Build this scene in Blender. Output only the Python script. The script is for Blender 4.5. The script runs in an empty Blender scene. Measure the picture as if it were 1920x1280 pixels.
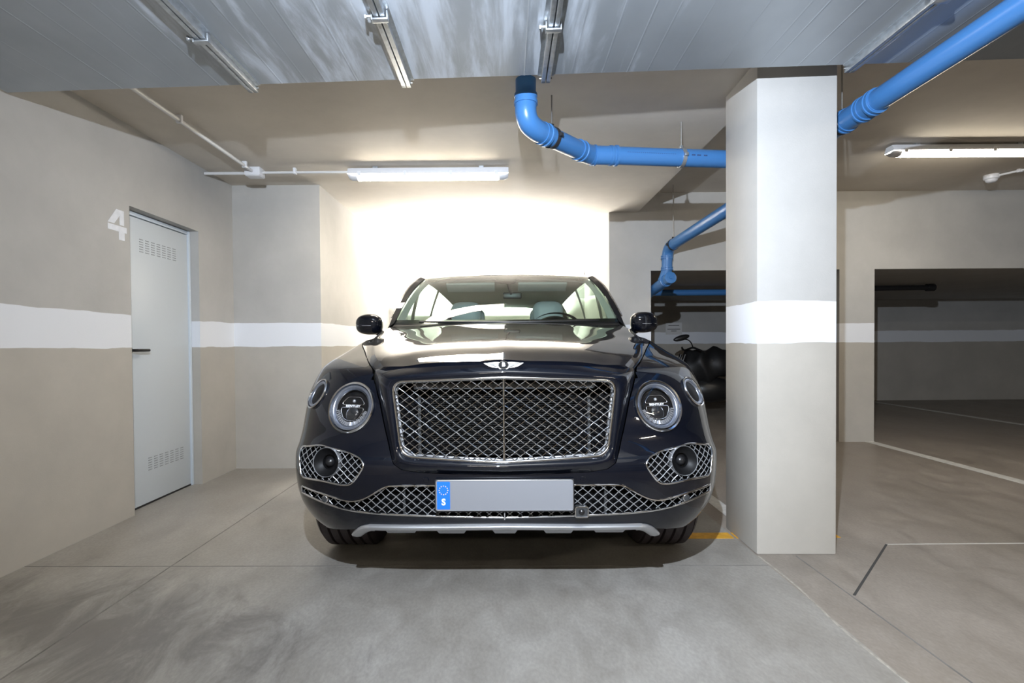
import bpy, bmesh, math, random
import numpy as np
from mathutils import Vector, Matrix

random.seed(4)
scene = bpy.context.scene
COL = scene.collection
PI = math.pi

# ------------------------------------------------------------------ camera, world, lights, exposure
CAM_H = 1.08
FPX = 960.0
cam_d = bpy.data.cameras.new('camera')
cam_d.sensor_width = 36.0
cam_d.lens = 18.0
cam_d.clip_start = 0.05
cam_d.shift_x = 16.0 / 1920
cam_d.shift_y = 21.5 / 1920
cam = bpy.data.objects.new('camera', cam_d)
COL.objects.link(cam)
_pitch, _roll = math.radians(0.9), math.radians(0.42)
cam.matrix_world = (Matrix.Translation((0, 0, CAM_H)) @ Matrix.Rotation(PI / 2 - _pitch, 4, 'X')
                    @ Matrix.Rotation(-_roll, 4, 'Z'))
scene.camera = cam

world = bpy.data.worlds.new('garage_world')
scene.world = world
world.use_nodes = True
world.node_tree.nodes['Background'].inputs[0].default_value = (0.9, 0.85, 0.75, 1)
world.node_tree.nodes['Background'].inputs[1].default_value = 0.01

fl = bpy.data.lights.new('camera_flash', 'SPOT')
fl.energy = 385
fl.spot_size = math.radians(160)
fl.spot_blend = 1.0
fl.color = (0.78, 0.87, 1.0)
fl.shadow_soft_size = 0.014
flo = bpy.data.objects.new('camera_flash', fl)
flo.location = (-0.10, -0.02, 1.93)
flo.rotation_euler = (math.radians(94), 0, math.radians(-20))
COL.objects.link(flo)

# second strobe of the photographer, stood behind the car and turned up to the alcove ceiling
sl = bpy.data.lights.new('alcove_strobe', 'AREA')
sl.shape = 'RECTANGLE'; sl.size = 2.2; sl.size_y = 0.10
sl.energy = 145
sl.spread = math.radians(132)
sl.color = (1.0, 0.965, 0.90)
slo = bpy.data.objects.new('alcove_strobe', sl)
slo.location = (-0.22, 7.12, 1.42)
slo.rotation_euler = (math.radians(180 + 8), 0, 0)
COL.objects.link(slo)

TUBE_FRONT, TUBE_AISLE, TUBE_REAR = 42.0, 26.0, 78.0

vs = scene.view_settings
vs.view_transform = 'Standard'
vs.look = 'None'
vs.exposure = 1.0
vs.gamma = 1.0
vs.use_curve_mapping = False

# ------------------------------------------------------------------ mesh helpers
class MB:
    def __init__(s):
        s.v = []; s.f = []
    def add(s, verts, faces, M=None):
        o = len(s.v)
        if M is not None:
            verts = [tuple(M @ Vector(p)) for p in verts]
        s.v.extend([tuple(map(float, p)) for p in verts])
        s.f.extend([tuple(i + o for i in f) for f in faces])
        return s
    def grid(s, P, cu=False, cv=False, keep=None, M=None):
        P = np.asarray(P, float); nu, nv = P.shape[:2]
        F = []
        for i in range(nu if cu else nu - 1):
            for j in range(nv if cv else nv - 1):
                if keep is not None and not keep[i, j]:
                    continue
                a, b = i, (i + 1) % nu; c, d = j, (j + 1) % nv
                F.append((a * nv + c, b * nv + c, b * nv + d, a * nv + d))
        return s.add(P.reshape(-1, 3).tolist(), F, M)
    def tube(s, pts, r, n=8, closed=False, caps=True, M=None):
        P = [Vector(p) for p in pts]; m = len(P)
        rr = r if hasattr(r, '__len__') else [r] * m
        T = []
        for i in range(m):
            if closed:
                t = P[(i + 1) % m] - P[i - 1]
            else:
                t = P[min(i + 1, m - 1)] - P[max(i - 1, 0)]
            T.append(t.normalized())
        up = Vector((0, 0, 1)) if abs(T[0].z) < 0.9 else Vector((1, 0, 0))
        nrm = (up - T[0] * up.dot(T[0])).normalized()
        V = []
        for i in range(m):
            nrm = (nrm - T[i] * nrm.dot(T[i])).normalized()
            bi = T[i].cross(nrm)
            for k in range(n):
                a = 2 * PI * k / n
                V.append(tuple(P[i] + nrm * (math.cos(a) * rr[i]) + bi * (math.sin(a) * rr[i])))
        F = []
        for i in range(m if closed else m - 1):
            for k in range(n):
                a, b = i, (i + 1) % m; c, d = k, (k + 1) % n
                F.append((a * n + c, b * n + c, b * n + d, a * n + d))
        if caps and not closed:
            F.append(tuple(range(n))[::-1]); F.append(tuple((m - 1) * n + k for k in range(n)))
        return s.add(V, F, M)
    def lathe(s, prof, M=None, n=40, a0=0.0, a1=2 * PI):
        full = abs(a1 - a0 - 2 * PI) < 1e-6
        m = n if full else n + 1
        P = np.zeros((m, len(prof), 3))
        for i in range(m):
            a = a0 + (a1 - a0) * i / n
            for j, (r, h) in enumerate(prof):
                P[i, j] = (r * math.cos(a), r * math.sin(a), h)
        return s.grid(P, cu=full, M=M)
    def box(s, lo, hi, r=0.0, M=None, seg=2):
        bm = bmesh.new()
        bmesh.ops.create_cube(bm, size=1)
        for v in bm.verts:
            v.co = Vector([lo[k] + (v.co[k] + .5) * (hi[k] - lo[k]) for k in range(3)])
        if r > 0:
            bmesh.ops.bevel(bm, geom=bm.edges[:], offset=r, segments=seg, affect='EDGES', profile=.5)
        bm.verts.index_update()
        s.add([tuple(v.co) for v in bm.verts], [tuple(v.index for v in f.verts) for f in bm.faces], M)
        bm.free()
        return s
    def prism(s, poly, h0, h1, M=None):
        n = len(poly)
        V = [(p[0], p[1], h0) for p in poly] + [(p[0], p[1], h1) for p in poly]
        F = [tuple(range(n))[::-1], tuple(range(n, 2 * n))]
        F += [(i, (i + 1) % n, n + (i + 1) % n, n + i) for i in range(n)]
        return s.add(V, F, M)
    def text(s, txt, size, depth, M=None, bold=0.0, sx=1.0):
        cu = bpy.data.curves.new('t', 'FONT'); cu.body = txt; cu.size = size; cu.extrude = depth
        cu.align_x = 'CENTER'; cu.align_y = 'CENTER'; cu.offset = bold; cu.resolution_u = 3
        ob = bpy.data.objects.new('t', cu); COL.objects.link(ob)
        bpy.context.view_layer.update()
        me = bpy.data.meshes.new_from_object(ob.evaluated_get(bpy.context.evaluated_depsgraph_get()))
        s.add([(v.co.x * sx, v.co.y, v.co.z) for v in me.vertices], [tuple(p.vertices) for p in me.polygons], M)
        bpy.data.objects.remove(ob); bpy.data.curves.remove(cu); bpy.data.meshes.remove(me)
        return s
    def mir(s):
        o = MB(); o.v = [(-x, y, z) for x, y, z in s.v]; o.f = [tuple(reversed(f)) for f in s.f]
        return o
    def join(s, o):
        return s.add(o.v, o.f)
    def build(s, name, mat, parent=None, smooth=None, recalc=True, weld=False):
        me = bpy.data.meshes.new(name)
        me.from_pydata(s.v, [], s.f)
        bm = bmesh.new(); bm.from_mesh(me)
        if weld:
            bmesh.ops.remove_doubles(bm, verts=bm.verts[:], dist=1e-5)
        loose = [v for v in bm.verts if not v.link_faces]
        if loose:
            bmesh.ops.delete(bm, geom=loose, context='VERTS')
        if recalc:
            bmesh.ops.recalc_face_normals(bm, faces=bm.faces[:])
        bm.to_mesh(me); bm.free()
        if smooth is not None:
            me.polygons.foreach_set('use_smooth', [True] * len(me.polygons))
            me.set_sharp_from_angle(angle=math.radians(smooth))
        me.materials.append(mat)
        ob = bpy.data.objects.new(name, me)
        COL.objects.link(ob)
        if parent is not None:
            ob.parent = parent
        return ob

def tag(o, label=None, cat=None, group=None, kind=None):
    if label: o['label'] = label
    if cat: o['category'] = cat
    if group: o['group'] = group
    if kind: o['kind'] = kind
    return o

def empty(name, loc, label=None, cat=None, group=None):
    o = bpy.data.objects.new(name, None); COL.objects.link(o); o.location = loc
    o.empty_display_size = 0.1
    return tag(o, label, cat, group)

def frame(origin, zaxis, up=(0, 0, 1)):
    z = Vector(zaxis).normalized(); u = Vector(up)
    x = u.cross(z).normalized(); y = z.cross(x)
    M = Matrix((x, y, z)).transposed().to_4x4(); M.translation = Vector(origin)
    return M

def spl(pts, n=8, closed=False):
    P = [np.array(p, float) for p in pts]; m = len(P); out = []
    for i in range(m if closed else m - 1):
        p1, p2 = P[i], P[(i + 1) % m]
        p0 = P[i - 1] if (closed or i > 0) else 2 * p1 - p2
        p3 = P[(i + 2) % m] if (closed or i + 2 < m) else 2 * p2 - p1
        for k in range(n):
            t = k / n
            out.append(.5 * (2 * p1 + (p2 - p0) * t + (2 * p0 - 5 * p1 + 4 * p2 - p3) * t * t + (3 * p1 - p0 - 3 * p2 + p3) * t ** 3))
    if not closed: out.append(P[-1])
    return [tuple(p) for p in out]

def resample(pts, n, closed=False):
    P = np.array(pts, float)
    if closed: P = np.vstack([P, P[:1]])
    L = np.concatenate([[0], np.cumsum(np.linalg.norm(np.diff(P, axis=0), axis=1))])
    t = np.linspace(0, L[-1], n + 1 if closed else n)
    if closed: t = t[:-1]
    return np.stack([np.interp(t, L, P[:, k]) for k in range(P.shape[1])], 1)

def fillet(poly, r, n=6):
    """round the corners of a closed 2D polygon; r may be one radius or one for each corner"""
    out = []; m = len(poly)
    for i in range(m):
        p = np.array(poly[i], float); a = np.array(poly[i - 1], float); b = np.array(poly[(i + 1) % m], float)
        rad = r[i] if hasattr(r, '__len__') else r
        da, db = np.linalg.norm(a - p), np.linalg.norm(b - p)
        q = min(rad, .45 * da, .45 * db)
        s0 = p + (a - p) / da * q; s1 = p + (b - p) / db * q
        for k in range(n + 1):
            t = k / n
            out.append(tuple((1 - t) ** 2 * s0 + 2 * t * (1 - t) * p + t * t * s1))
    return out

def pch(xs, ys):
    xs = np.array(xs, float); ys = np.array(ys, float)
    h = np.diff(xs); d = np.diff(ys) / h
    m = np.zeros(len(xs)); m[0], m[-1] = d[0], d[-1]
    for i in range(1, len(xs) - 1):
        if d[i - 1] * d[i] > 0:
            w1 = 2 * h[i] + h[i - 1]; w2 = h[i] + 2 * h[i - 1]
            m[i] = (w1 + w2) / (w1 / d[i - 1] + w2 / d[i])
    def f(x):
        x = np.clip(x, xs[0], xs[-1]); i = np.clip(np.searchsorted(xs, x) - 1, 0, len(h) - 1)
        t = (x - xs[i]) / h[i]
        return ((2 * t**3 - 3 * t**2 + 1) * ys[i] + (t**3 - 2 * t**2 + t) * h[i] * m[i]
                + (-2 * t**3 + 3 * t**2) * ys[i + 1] + (t**3 - t**2) * h[i] * m[i + 1])
    return f

def inpoly(poly, X, Y):
    X = np.asarray(X, float); Y = np.asarray(Y, float)
    c = np.zeros(X.shape, bool); n = len(poly)
    for i in range(n):
        x0, y0 = poly[i][:2]; x1, y1 = poly[i - 1][:2]
        m = ((y0 > Y) != (y1 > Y))
        with np.errstate(divide='ignore', invalid='ignore'):
            xi = (x1 - x0) * (Y - y0) / (y1 - y0 + 1e-15) + x0
        c ^= m & (X < xi)
    return c

def nearest_on(poly, x, y):
    P = np.array([p[:2] for p in poly]); Q = np.roll(P, -1, 0); d = Q - P
    t = np.clip(((np.array([x, y]) - P) * d).sum(1) / ((d * d).sum(1) + 1e-15), 0, 1)
    C = P + d * t[:, None]; k = np.argmin(((C - [x, y]) ** 2).sum(1))
    return C[k]

# ------------------------------------------------------------------ materials
def new_mat(name):
    m = bpy.data.materials.new(name); m.use_nodes = True
    nt = m.node_tree; b = nt.nodes['Principled BSDF']
    return m, nt, b

def pbr(name, col, rough=.5, metal=0.0, coat=0.0, coat_r=.03, spec=.5, emis=None, es=0.0, noise=0.0, nscale=20, bump=0.0, bscale=200, rvar=0.0, aniso=0.0):
    m, nt, b = new_mat(name)
    b.inputs['Base Color'].default_value = (*col, 1)
    b.inputs['Roughness'].default_value = rough
    b.inputs['Metallic'].default_value = metal
    b.inputs['Coat Weight'].default_value = coat
    b.inputs['Coat Roughness'].default_value = coat_r
    b.inputs['Specular IOR Level'].default_value = spec
    if emis:
        b.inputs['Emission Color'].default_value = (*emis, 1); b.inputs['Emission Strength'].default_value = es
    N = nt.nodes; L = nt.links
    if noise or rvar or bump:
        tc = N.new('ShaderNodeTexCoord')
    if noise or rvar:
        n = N.new('ShaderNodeTexNoise'); n.inputs['Scale'].default_value = nscale; n.inputs['Detail'].default_value = 6
        L.new(tc.outputs['Object'], n.inputs['Vector'])
    if noise:
        r = N.new('ShaderNodeMapRange'); r.inputs[1].default_value = .3; r.inputs[2].default_value = .7
        r.inputs[3].default_value = 1 - noise; r.inputs[4].default_value = 1 + noise
        L.new(n.outputs['Fac'], r.inputs[0])
        mx = N.new('ShaderNodeVectorMath'); mx.operation = 'SCALE'; mx.inputs[0].default_value = col
        L.new(r.outputs[0], mx.inputs['Scale']); L.new(mx.outputs[0], b.inputs['Base Color'])
    if rvar:
        r2 = N.new('ShaderNodeMapRange'); r2.inputs[1].default_value = .3; r2.inputs[2].default_value = .7
        r2.inputs[3].default_value = rough - rvar; r2.inputs[4].default_value = rough + rvar
        L.new(n.outputs['Fac'], r2.inputs[0]); L.new(r2.outputs[0], b.inputs['Roughness'])
    if bump:
        nb = N.new('ShaderNodeTexNoise'); nb.inputs['Scale'].default_value = bscale; nb.inputs['Detail'].default_value = 4
        L.new(tc.outputs['Object'], nb.inputs['Vector'])
        bp = N.new('ShaderNodeBump'); bp.inputs['Strength'].default_value = bump; bp.inputs['Distance'].default_value = .002
        L.new(nb.outputs['Fac'], bp.inputs['Height']); L.new(bp.outputs[0], b.inputs['Normal'])
    return m

def glass_mat(name, tint, rough=0.0, base=.04):
    m = bpy.data.materials.new(name); m.use_nodes = True
    nt = m.node_tree; N = nt.nodes; L = nt.links; N.clear()
    out = N.new('ShaderNodeOutputMaterial'); mix = N.new('ShaderNodeMixShader')
    tr = N.new('ShaderNodeBsdfTransparent'); tr.inputs[0].default_value = (*tint, 1)
    gl = N.new('ShaderNodeBsdfGlossy'); gl.inputs['Roughness'].default_value = rough
    lw = N.new('ShaderNodeLayerWeight'); lw.inputs[0].default_value = .5
    p = N.new('ShaderNodeMath'); p.operation = 'POWER'; p.inputs[1].default_value = 5
    a = N.new('ShaderNodeMath'); a.operation = 'MULTIPLY_ADD'; a.inputs[1].default_value = 1 - base; a.inputs[2].default_value = base
    L.new(lw.outputs['Facing'], p.inputs[0]); L.new(p.outputs[0], a.inputs[0]); L.new(a.outputs[0], mix.inputs[0])
    L.new(tr.outputs[0], mix.inputs[1]); L.new(gl.outputs[0], mix.inputs[2]); L.new(mix.outputs[0], out.inputs[0])
    return m

def wall_mat(name, base, stripe, z0=1.08, z1=1.29, use_stripe=True):
    m, nt, b = new_mat(name); N = nt.nodes; L = nt.links
    geo = N.new('ShaderNodeNewGeometry')
    n1 = N.new('ShaderNodeTexNoise'); n1.inputs['Scale'].default_value = 1.7; n1.inputs['Detail'].default_value = 8; n1.inputs['Roughness'].default_value = .65
    n2 = N.new('ShaderNodeTexNoise'); n2.inputs['Scale'].default_value = 140; n2.inputs['Detail'].default_value = 5
    n3 = N.new('ShaderNodeTexNoise'); n3.inputs['Scale'].default_value = 3.5; n3.inputs['Detail'].default_value = 3
    for n in (n1, n2, n3): L.new(geo.outputs['Position'], n.inputs['Vector'])
    r = N.new('ShaderNodeValToRGB')
    r.color_ramp.elements[0].position = .3; r.color_ramp.elements[0].color = (*[c * .90 for c in base], 1)
    r.color_ramp.elements[1].position = .7; r.color_ramp.elements[1].color = (*[min(1, c * 1.07) for c in base], 1)
    L.new(n1.outputs['Fac'], r.inputs[0])
    col = r.outputs[0]
    if use_stripe:
        sp = N.new('ShaderNodeSeparateXYZ'); L.new(geo.outputs['Position'], sp.inputs[0])
        w = N.new('ShaderNodeMath'); w.operation = 'MULTIPLY_ADD'; w.inputs[1].default_value = .03; L.new(n3.outputs['Fac'], w.inputs[0]); L.new(sp.outputs['Z'], w.inputs[2])
        def step(edge, inv):
            q = N.new('ShaderNodeMapRange'); q.interpolation_type = 'SMOOTHSTEP'
            q.inputs[1].default_value = edge - .002 + .015; q.inputs[2].default_value = edge + .002 + .015
            q.inputs[3].default_value, q.inputs[4].default_value = (1, 0) if inv else (0, 1)
            L.new(w.outputs[0], q.inputs[0]); return q.outputs[0]
        mu = N.new('ShaderNodeMath'); mu.operation = 'MULTIPLY'
        L.new(step(z0, False), mu.inputs[0]); L.new(step(z1, True), mu.inputs[1])
        # below the stripe the paint is a warmer tan
        tn = N.new('ShaderNodeMix'); tn.data_type = 'RGBA'; tn.blend_type = 'MULTIPLY'; tn.inputs['B'].default_value = (.98, .94, .875, 1)
        L.new(step(z0, True), tn.inputs['Factor']); L.new(col, tn.inputs['A']); col = tn.outputs['Result']
        mx = N.new('ShaderNodeMix'); mx.data_type = 'RGBA'; mx.inputs['B'].default_value = (*stripe, 1)
        L.new(mu.outputs[0], mx.inputs['Factor']); L.new(col, mx.inputs['A']); col = mx.outputs['Result']
    L.new(col, b.inputs['Base Color'])
    b.inputs['Roughness'].default_value = .75
    bp = N.new('ShaderNodeBump'); bp.inputs['Strength'].default_value = .22; bp.inputs['Distance'].default_value = .002
    L.new(n2.outputs['Fac'], bp.inputs['Height']); L.new(bp.outputs[0], b.inputs['Normal'])
    return m

def concrete_floor(name, c0, c1, stain_box=None, rough=.42):
    m, nt, b = new_mat(name); N = nt.nodes; L = nt.links
    geo = N.new('ShaderNodeNewGeometry')
    mp = N.new('ShaderNodeMapping'); mp.inputs['Scale'].default_value = (1, .55, 1); mp.inputs['Rotation'].default_value = (0, 0, .5)
    L.new(geo.outputs['Position'], mp.inputs[0])
    n1 = N.new('ShaderNodeTexNoise'); n1.inputs['Scale'].default_value = 1.3; n1.inputs['Detail'].default_value = 10; n1.inputs['Roughness'].default_value = .62
    n2 = N.new('ShaderNodeTexNoise'); n2.inputs['Scale'].default_value = 7; n2.inputs['Detail'].default_value = 10; n2.inputs['Roughness'].default_value = .7; n2.inputs['Distortion'].default_value = .6
    n3 = N.new('ShaderNodeTexNoise'); n3.inputs['Scale'].default_value = 90; n3.inputs['Detail'].default_value = 6
    for n in (n1, n2, n3): L.new(mp.outputs[0], n.inputs['Vector'])
    r = N.new('ShaderNodeValToRGB'); r.color_ramp.elements[0].position = .32; r.color_ramp.elements[1].position = .68
    r.color_ramp.elements[0].color = (*c0, 1); r.color_ramp.elements[1].color = (*c1, 1)
    L.new(n1.outputs['Fac'], r.inputs[0])
    r2 = N.new('ShaderNodeValToRGB'); r2.color_ramp.elements[0].position = .30; r2.color_ramp.elements[1].position = .62
    r2.color_ramp.elements[0].color = (.55, .52, .49, 1); r2.color_ramp.elements[1].color = (1.08, 1.08, 1.08, 1)
    L.new(n2.outputs['Fac'], r2.inputs[0])
    mx = N.new('ShaderNodeMix'); mx.data_type = 'RGBA'; mx.blend_type = 'MULTIPLY'; mx.inputs['Factor'].default_value = .5
    L.new(r.outputs[0], mx.inputs['A']); L.new(r2.outputs[0], mx.inputs['B'])
    col = mx.outputs['Result']
    r3 = N.new('ShaderNodeMapRange'); r3.inputs[1].default_value = .3; r3.inputs[2].default_value = .7; r3.inputs[3].default_value = .9; r3.inputs[4].default_value = 1.08
    L.new(n3.outputs['Fac'], r3.inputs[0])
    sc = N.new('ShaderNodeVectorMath'); sc.operation = 'SCALE'; L.new(col, sc.inputs[0]); L.new(r3.outputs[0], sc.inputs['Scale']); col = sc.outputs[0]
    if stain_box:
        # scuffed tyre-dirt patch with a ragged outline of its own
        cx, cy, rx, ry = stain_box
        m2 = N.new('ShaderNodeMapping'); m2.vector_type = 'TEXTURE'; m2.inputs['Location'].default_value = (cx, cy, 0); m2.inputs['Scale'].default_value = (rx, ry, 1); m2.inputs['Rotation'].default_value = (0, 0, -.35)
        L.new(geo.outputs['Position'], m2.inputs[0])
        ln = N.new('ShaderNodeVectorMath'); ln.operation = 'LENGTH'; L.new(m2.outputs[0], ln.inputs[0])
        ns = N.new('ShaderNodeTexNoise'); ns.inputs['Scale'].default_value = 4.5; ns.inputs['Detail'].default_value = 10; ns.inputs['Roughness'].default_value = .72; ns.inputs['Distortion'].default_value = .8
        L.new(mp.outputs[0], ns.inputs['Vector'])
        ad = N.new('ShaderNodeMath'); ad.operation = 'MULTIPLY_ADD'; ad.inputs[1].default_value = 3.2; L.new(ns.outputs['Fac'], ad.inputs[0]); L.new(ln.outputs['Value'], ad.inputs[2])
        q = N.new('ShaderNodeMapRange'); q.interpolation_type = 'SMOOTHSTEP'; q.inputs[1].default_value = 1.75; q.inputs[2].default_value = 2.75; q.inputs[3].default_value = .8; q.inputs[4].default_value = 0
        L.new(ad.outputs[0], q.inputs[0])
        mm = N.new('ShaderNodeMix'); mm.data_type = 'RGBA'; mm.inputs['B'].default_value = (.125, .115, .108, 1)
        L.new(q.outputs[0], mm.inputs['Factor']); L.new(col, mm.inputs['A']); col = mm.outputs['Result']
    L.new(col, b.inputs['Base Color'])
    rr = N.new('ShaderNodeMapRange'); rr.inputs[1].default_value = .3; rr.inputs[2].default_value = .7; rr.inputs[3].default_value = rough - .1; rr.inputs[4].default_value = rough + .15
    L.new(n2.outputs['Fac'], rr.inputs[0]); L.new(rr.outputs[0], b.inputs['Roughness'])
    b.inputs['Specular IOR Level'].default_value = .4
    bp = N.new('ShaderNodeBump'); bp.inputs['Strength'].default_value = .12; bp.inputs['Distance'].default_value = .002
    L.new(n3.outputs['Fac'], bp.inputs['Height']); L.new(bp.outputs[0], b.inputs['Normal'])
    return m

def galvanised(name, base=(.41, .45, .49)):
    m, nt, b = new_mat(name); N = nt.nodes; L = nt.links
    tc = N.new('ShaderNodeTexCoord')
    mp = N.new('ShaderNodeMapping'); mp.inputs['Scale'].default_value = (6.0, .7, 1); L.new(tc.outputs['Object'], mp.inputs[0])
    n1 = N.new('ShaderNodeTexNoise'); n1.inputs['Scale'].default_value = 1.5; n1.inputs['Detail'].default_value = 9; n1.inputs['Roughness'].default_value = .65; n1.inputs['Distortion'].default_value = .5
    L.new(mp.outputs[0], n1.inputs['Vector'])
    n2 = N.new('ShaderNodeTexNoise'); n2.inputs['Scale'].default_value = 1.1; n2.inputs['Detail'].default_value = 5
    L.new(tc.outputs['Object'], n2.inputs['Vector'])
    n3 = N.new('ShaderNodeTexNoise'); n3.inputs['Scale'].default_value = 260; n3.inputs['Detail'].default_value = 2
    L.new(tc.outputs['Object'], n3.inputs['Vector'])
    # chalky white rust in streaks; light is painted into the paler middle sections
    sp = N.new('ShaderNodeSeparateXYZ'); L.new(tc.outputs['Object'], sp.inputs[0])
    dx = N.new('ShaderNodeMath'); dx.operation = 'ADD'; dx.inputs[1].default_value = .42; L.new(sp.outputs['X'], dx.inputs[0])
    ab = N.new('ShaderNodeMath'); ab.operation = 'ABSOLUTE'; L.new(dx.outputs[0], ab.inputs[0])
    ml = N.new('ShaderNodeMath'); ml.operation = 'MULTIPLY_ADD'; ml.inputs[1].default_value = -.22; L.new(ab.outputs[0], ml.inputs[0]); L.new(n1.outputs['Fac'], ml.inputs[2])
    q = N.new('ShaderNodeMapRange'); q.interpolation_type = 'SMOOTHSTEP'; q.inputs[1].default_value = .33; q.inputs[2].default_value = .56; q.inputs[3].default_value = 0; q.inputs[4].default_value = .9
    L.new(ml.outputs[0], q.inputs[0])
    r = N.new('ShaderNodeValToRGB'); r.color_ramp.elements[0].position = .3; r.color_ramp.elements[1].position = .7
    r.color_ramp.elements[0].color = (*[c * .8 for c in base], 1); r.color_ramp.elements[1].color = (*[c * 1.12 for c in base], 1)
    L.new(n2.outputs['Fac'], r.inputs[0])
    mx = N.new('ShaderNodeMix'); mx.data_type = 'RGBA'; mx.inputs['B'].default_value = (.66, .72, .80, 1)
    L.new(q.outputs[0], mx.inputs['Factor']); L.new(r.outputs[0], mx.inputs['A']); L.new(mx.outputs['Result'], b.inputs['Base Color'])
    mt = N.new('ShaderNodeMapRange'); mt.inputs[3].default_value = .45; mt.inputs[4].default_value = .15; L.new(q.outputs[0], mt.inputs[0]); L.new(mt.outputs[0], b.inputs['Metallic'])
    rr = N.new('ShaderNodeMapRange'); rr.inputs[1].default_value = .3; rr.inputs[2].default_value = .7; rr.inputs[3].default_value = .42; rr.inputs[4].default_value = .55
    L.new(n1.outputs['Fac'], rr.inputs[0]); L.new(rr.outputs[0], b.inputs['Roughness'])
    bp = N.new('ShaderNodeBump'); bp.inputs['Strength'].default_value = .05; bp.inputs['Distance'].default_value = .001
    L.new(n3.outputs['Fac'], bp.inputs['Height']); L.new(bp.outputs[0], b.inputs['Normal'])
    return m

BEIGE = (.44, .43, .41)
M = {}
M['wall'] = wall_mat('painted_wall', BEIGE, (.72, .74, .78))
M['ceil'] = wall_mat('painted_ceiling', (.60, .555, .49), (1, 1, 1), use_stripe=False)
M['floor'] = concrete_floor('bay_concrete', (.255, .237, .210), (.335, .322, .300), stain_box=(-1.55, 1.95, .95, .42))
M['aisle'] = concrete_floor('aisle_concrete', (.235, .205, .172), (.315, .278, .242))
M['joint'] = pbr('joint_dark', (.05, .048, .045), .9)
M['joint_soft'] = pbr('joint_dusty', (.17, .16, .15), .9, noise=.35, nscale=9)
M['joint_light'] = pbr('joint_light', (.50, .48, .44), .9)
M['line_white'] = pbr('line_white', (.55, .54, .51), .6, noise=.15, nscale=25)
M['line_yellow'] = pbr('line_yellow', (.62, .32, .03), .6, noise=.15, nscale=30)
M['paint_white'] = pbr('stencil_white', (.72, .74, .78), .7, noise=.06, nscale=30)
M['door'] = pbr('door_grey', (.56, .60, .63), .35, bump=.05, bscale=60)
M['slot'] = pbr('slot_dark', (.28, .295, .31), .7)
M['frame'] = pbr('door_frame', (.58, .64, .70), .4)
M['black_plastic'] = pbr('black_plastic', (.012, .012, .013), .45)
M['black_satin'] = pbr('black_satin', (.01, .01, .011), .3)
M['galv'] = galvanised('galvanised_sheet')
M['galv_bar'] = pbr('galvanised_bar', (.50, .53, .56), .38, .85, noise=.15, nscale=40)
M['rod'] = pbr('threaded_rod', (.35, .34, .32), .45, .9)
M['pipe'] = pbr('blue_pipe', (.050, .175, .42), .32, bump=.03, bscale=40)
M['pipe_ink'] = pbr('pipe_ink', (.02, .05, .15), .6)
M['rubber'] = pbr('rubber_black', (.02, .02, .022), .6)
M['conduit'] = pbr('conduit_white', (.66, .66, .66), .35)
M['pvc'] = pbr('white_pvc', (.72, .73, .76), .35)
M['dark_pipe'] = pbr('dark_pipe', (.012, .012, .013), .4)
M['paper'] = pbr('paper', (.60, .60, .60), .8)
M['ink'] = pbr('ink', (.05, .05, .05), .8)
def lamp_mat(name, s, col=(1.0, .90, .74)):
    return pbr(name, (.9, .9, .9), .3, emis=col, es=s)

# ------------------------------------------------------------------ the room
XL, XA0, XA1, XE = -2.38, -1.61, 1.15, 1.46        # left wall, alcove sides, edge of the low slab
YR, YB, YW, YF, YN = 4.53, 7.25, 5.55, 9.5, -7.0   # left return, alcove back, right wall, far wall, wall behind
ZC, ZH, ZL = 2.50, 2.71, 1.87                       # low slab, high slab, low ceiling beyond the right wall
XR = 10.0
D0, D1, DZ = 3.28, 4.02, 1.985                      # door opening in the left wall

def struct(name, mb, mat, label=None, **k):
    return tag(mb.build(name, mat, **k), label, None, None, 'structure')

floor = struct('floor', MB().box((-2.7, YN, -.12), (1.28, YB + .3, 0)), M['floor'], 'grey concrete floor of the parking bay under the car')
aisle = struct('floor', MB().box((1.28, YN, -.12), (XR, YF + .2, 0)), M['aisle'], 'brown concrete floor right of the pillar')
wl = MB()
wl.box((XL - .2, YN, 0), (XL, D0, ZC)).box((XL - .2, D1, 0), (XL, YR + .02, ZC)).box((XL - .2, D0, DZ), (XL, D1, ZC)).box((XL - .2, D0, 0), (XL - .12, D1, DZ))
wall_left = struct('wall_left', wl, M['wall'], 'beige left wall with white stripe and grey metal door')
struct('wall_alcove_left', MB().box((XL - .2, YR, 0), (XA0, YB + .1, ZC)), M['wall'], 'beige wall return left of the car alcove')
struct('wall_alcove_back', MB().box((XA0 - .1, YB, 0), (XA1 + .1, YB + .2, ZC)), M['wall'], 'bright back wall of the alcove behind the car')
struct('wall_alcove_right', MB().box((XA1, YW, 0), (1.60, YF + .1, 2.80)), M['wall'], 'beige wall right of the car alcove beside the dark opening')
wr = MB().box((1.60, YW, ZL), (XR, YF + .1, 2.80)).box((3.64, YW, 0), (4.02, YW + .4, ZL))
wall_right = struct('wall_right', wr, M['wall'], 'beige wall over two low openings behind the pillar')
struct('wall_far', MB().box((1.55, YF, 0), (XR + .1, YF + .2, 2.0)), M['wall'], 'dim far wall with white stripe beyond the openings')
struct('wall_side', MB().box((XR, YN, 0), (XR + .2, YF + .1, 2.80)), M['wall'])
struct('wall_behind', MB().box((XL - .2, YN - .2, 0), (XR + .2, YN, 2.80)), M['wall'])
struct('ceiling', MB().box((XL - .2, YN, ZC), (XE, YB + .2, 2.95)), M['ceil'], 'low beige ceiling slab above the car')
struct('ceiling', MB().box((XE, YN, ZH), (XR + .1, YW + .05, 2.95)), M['ceil'], 'higher beige ceiling slab right of the pillar')

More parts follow.
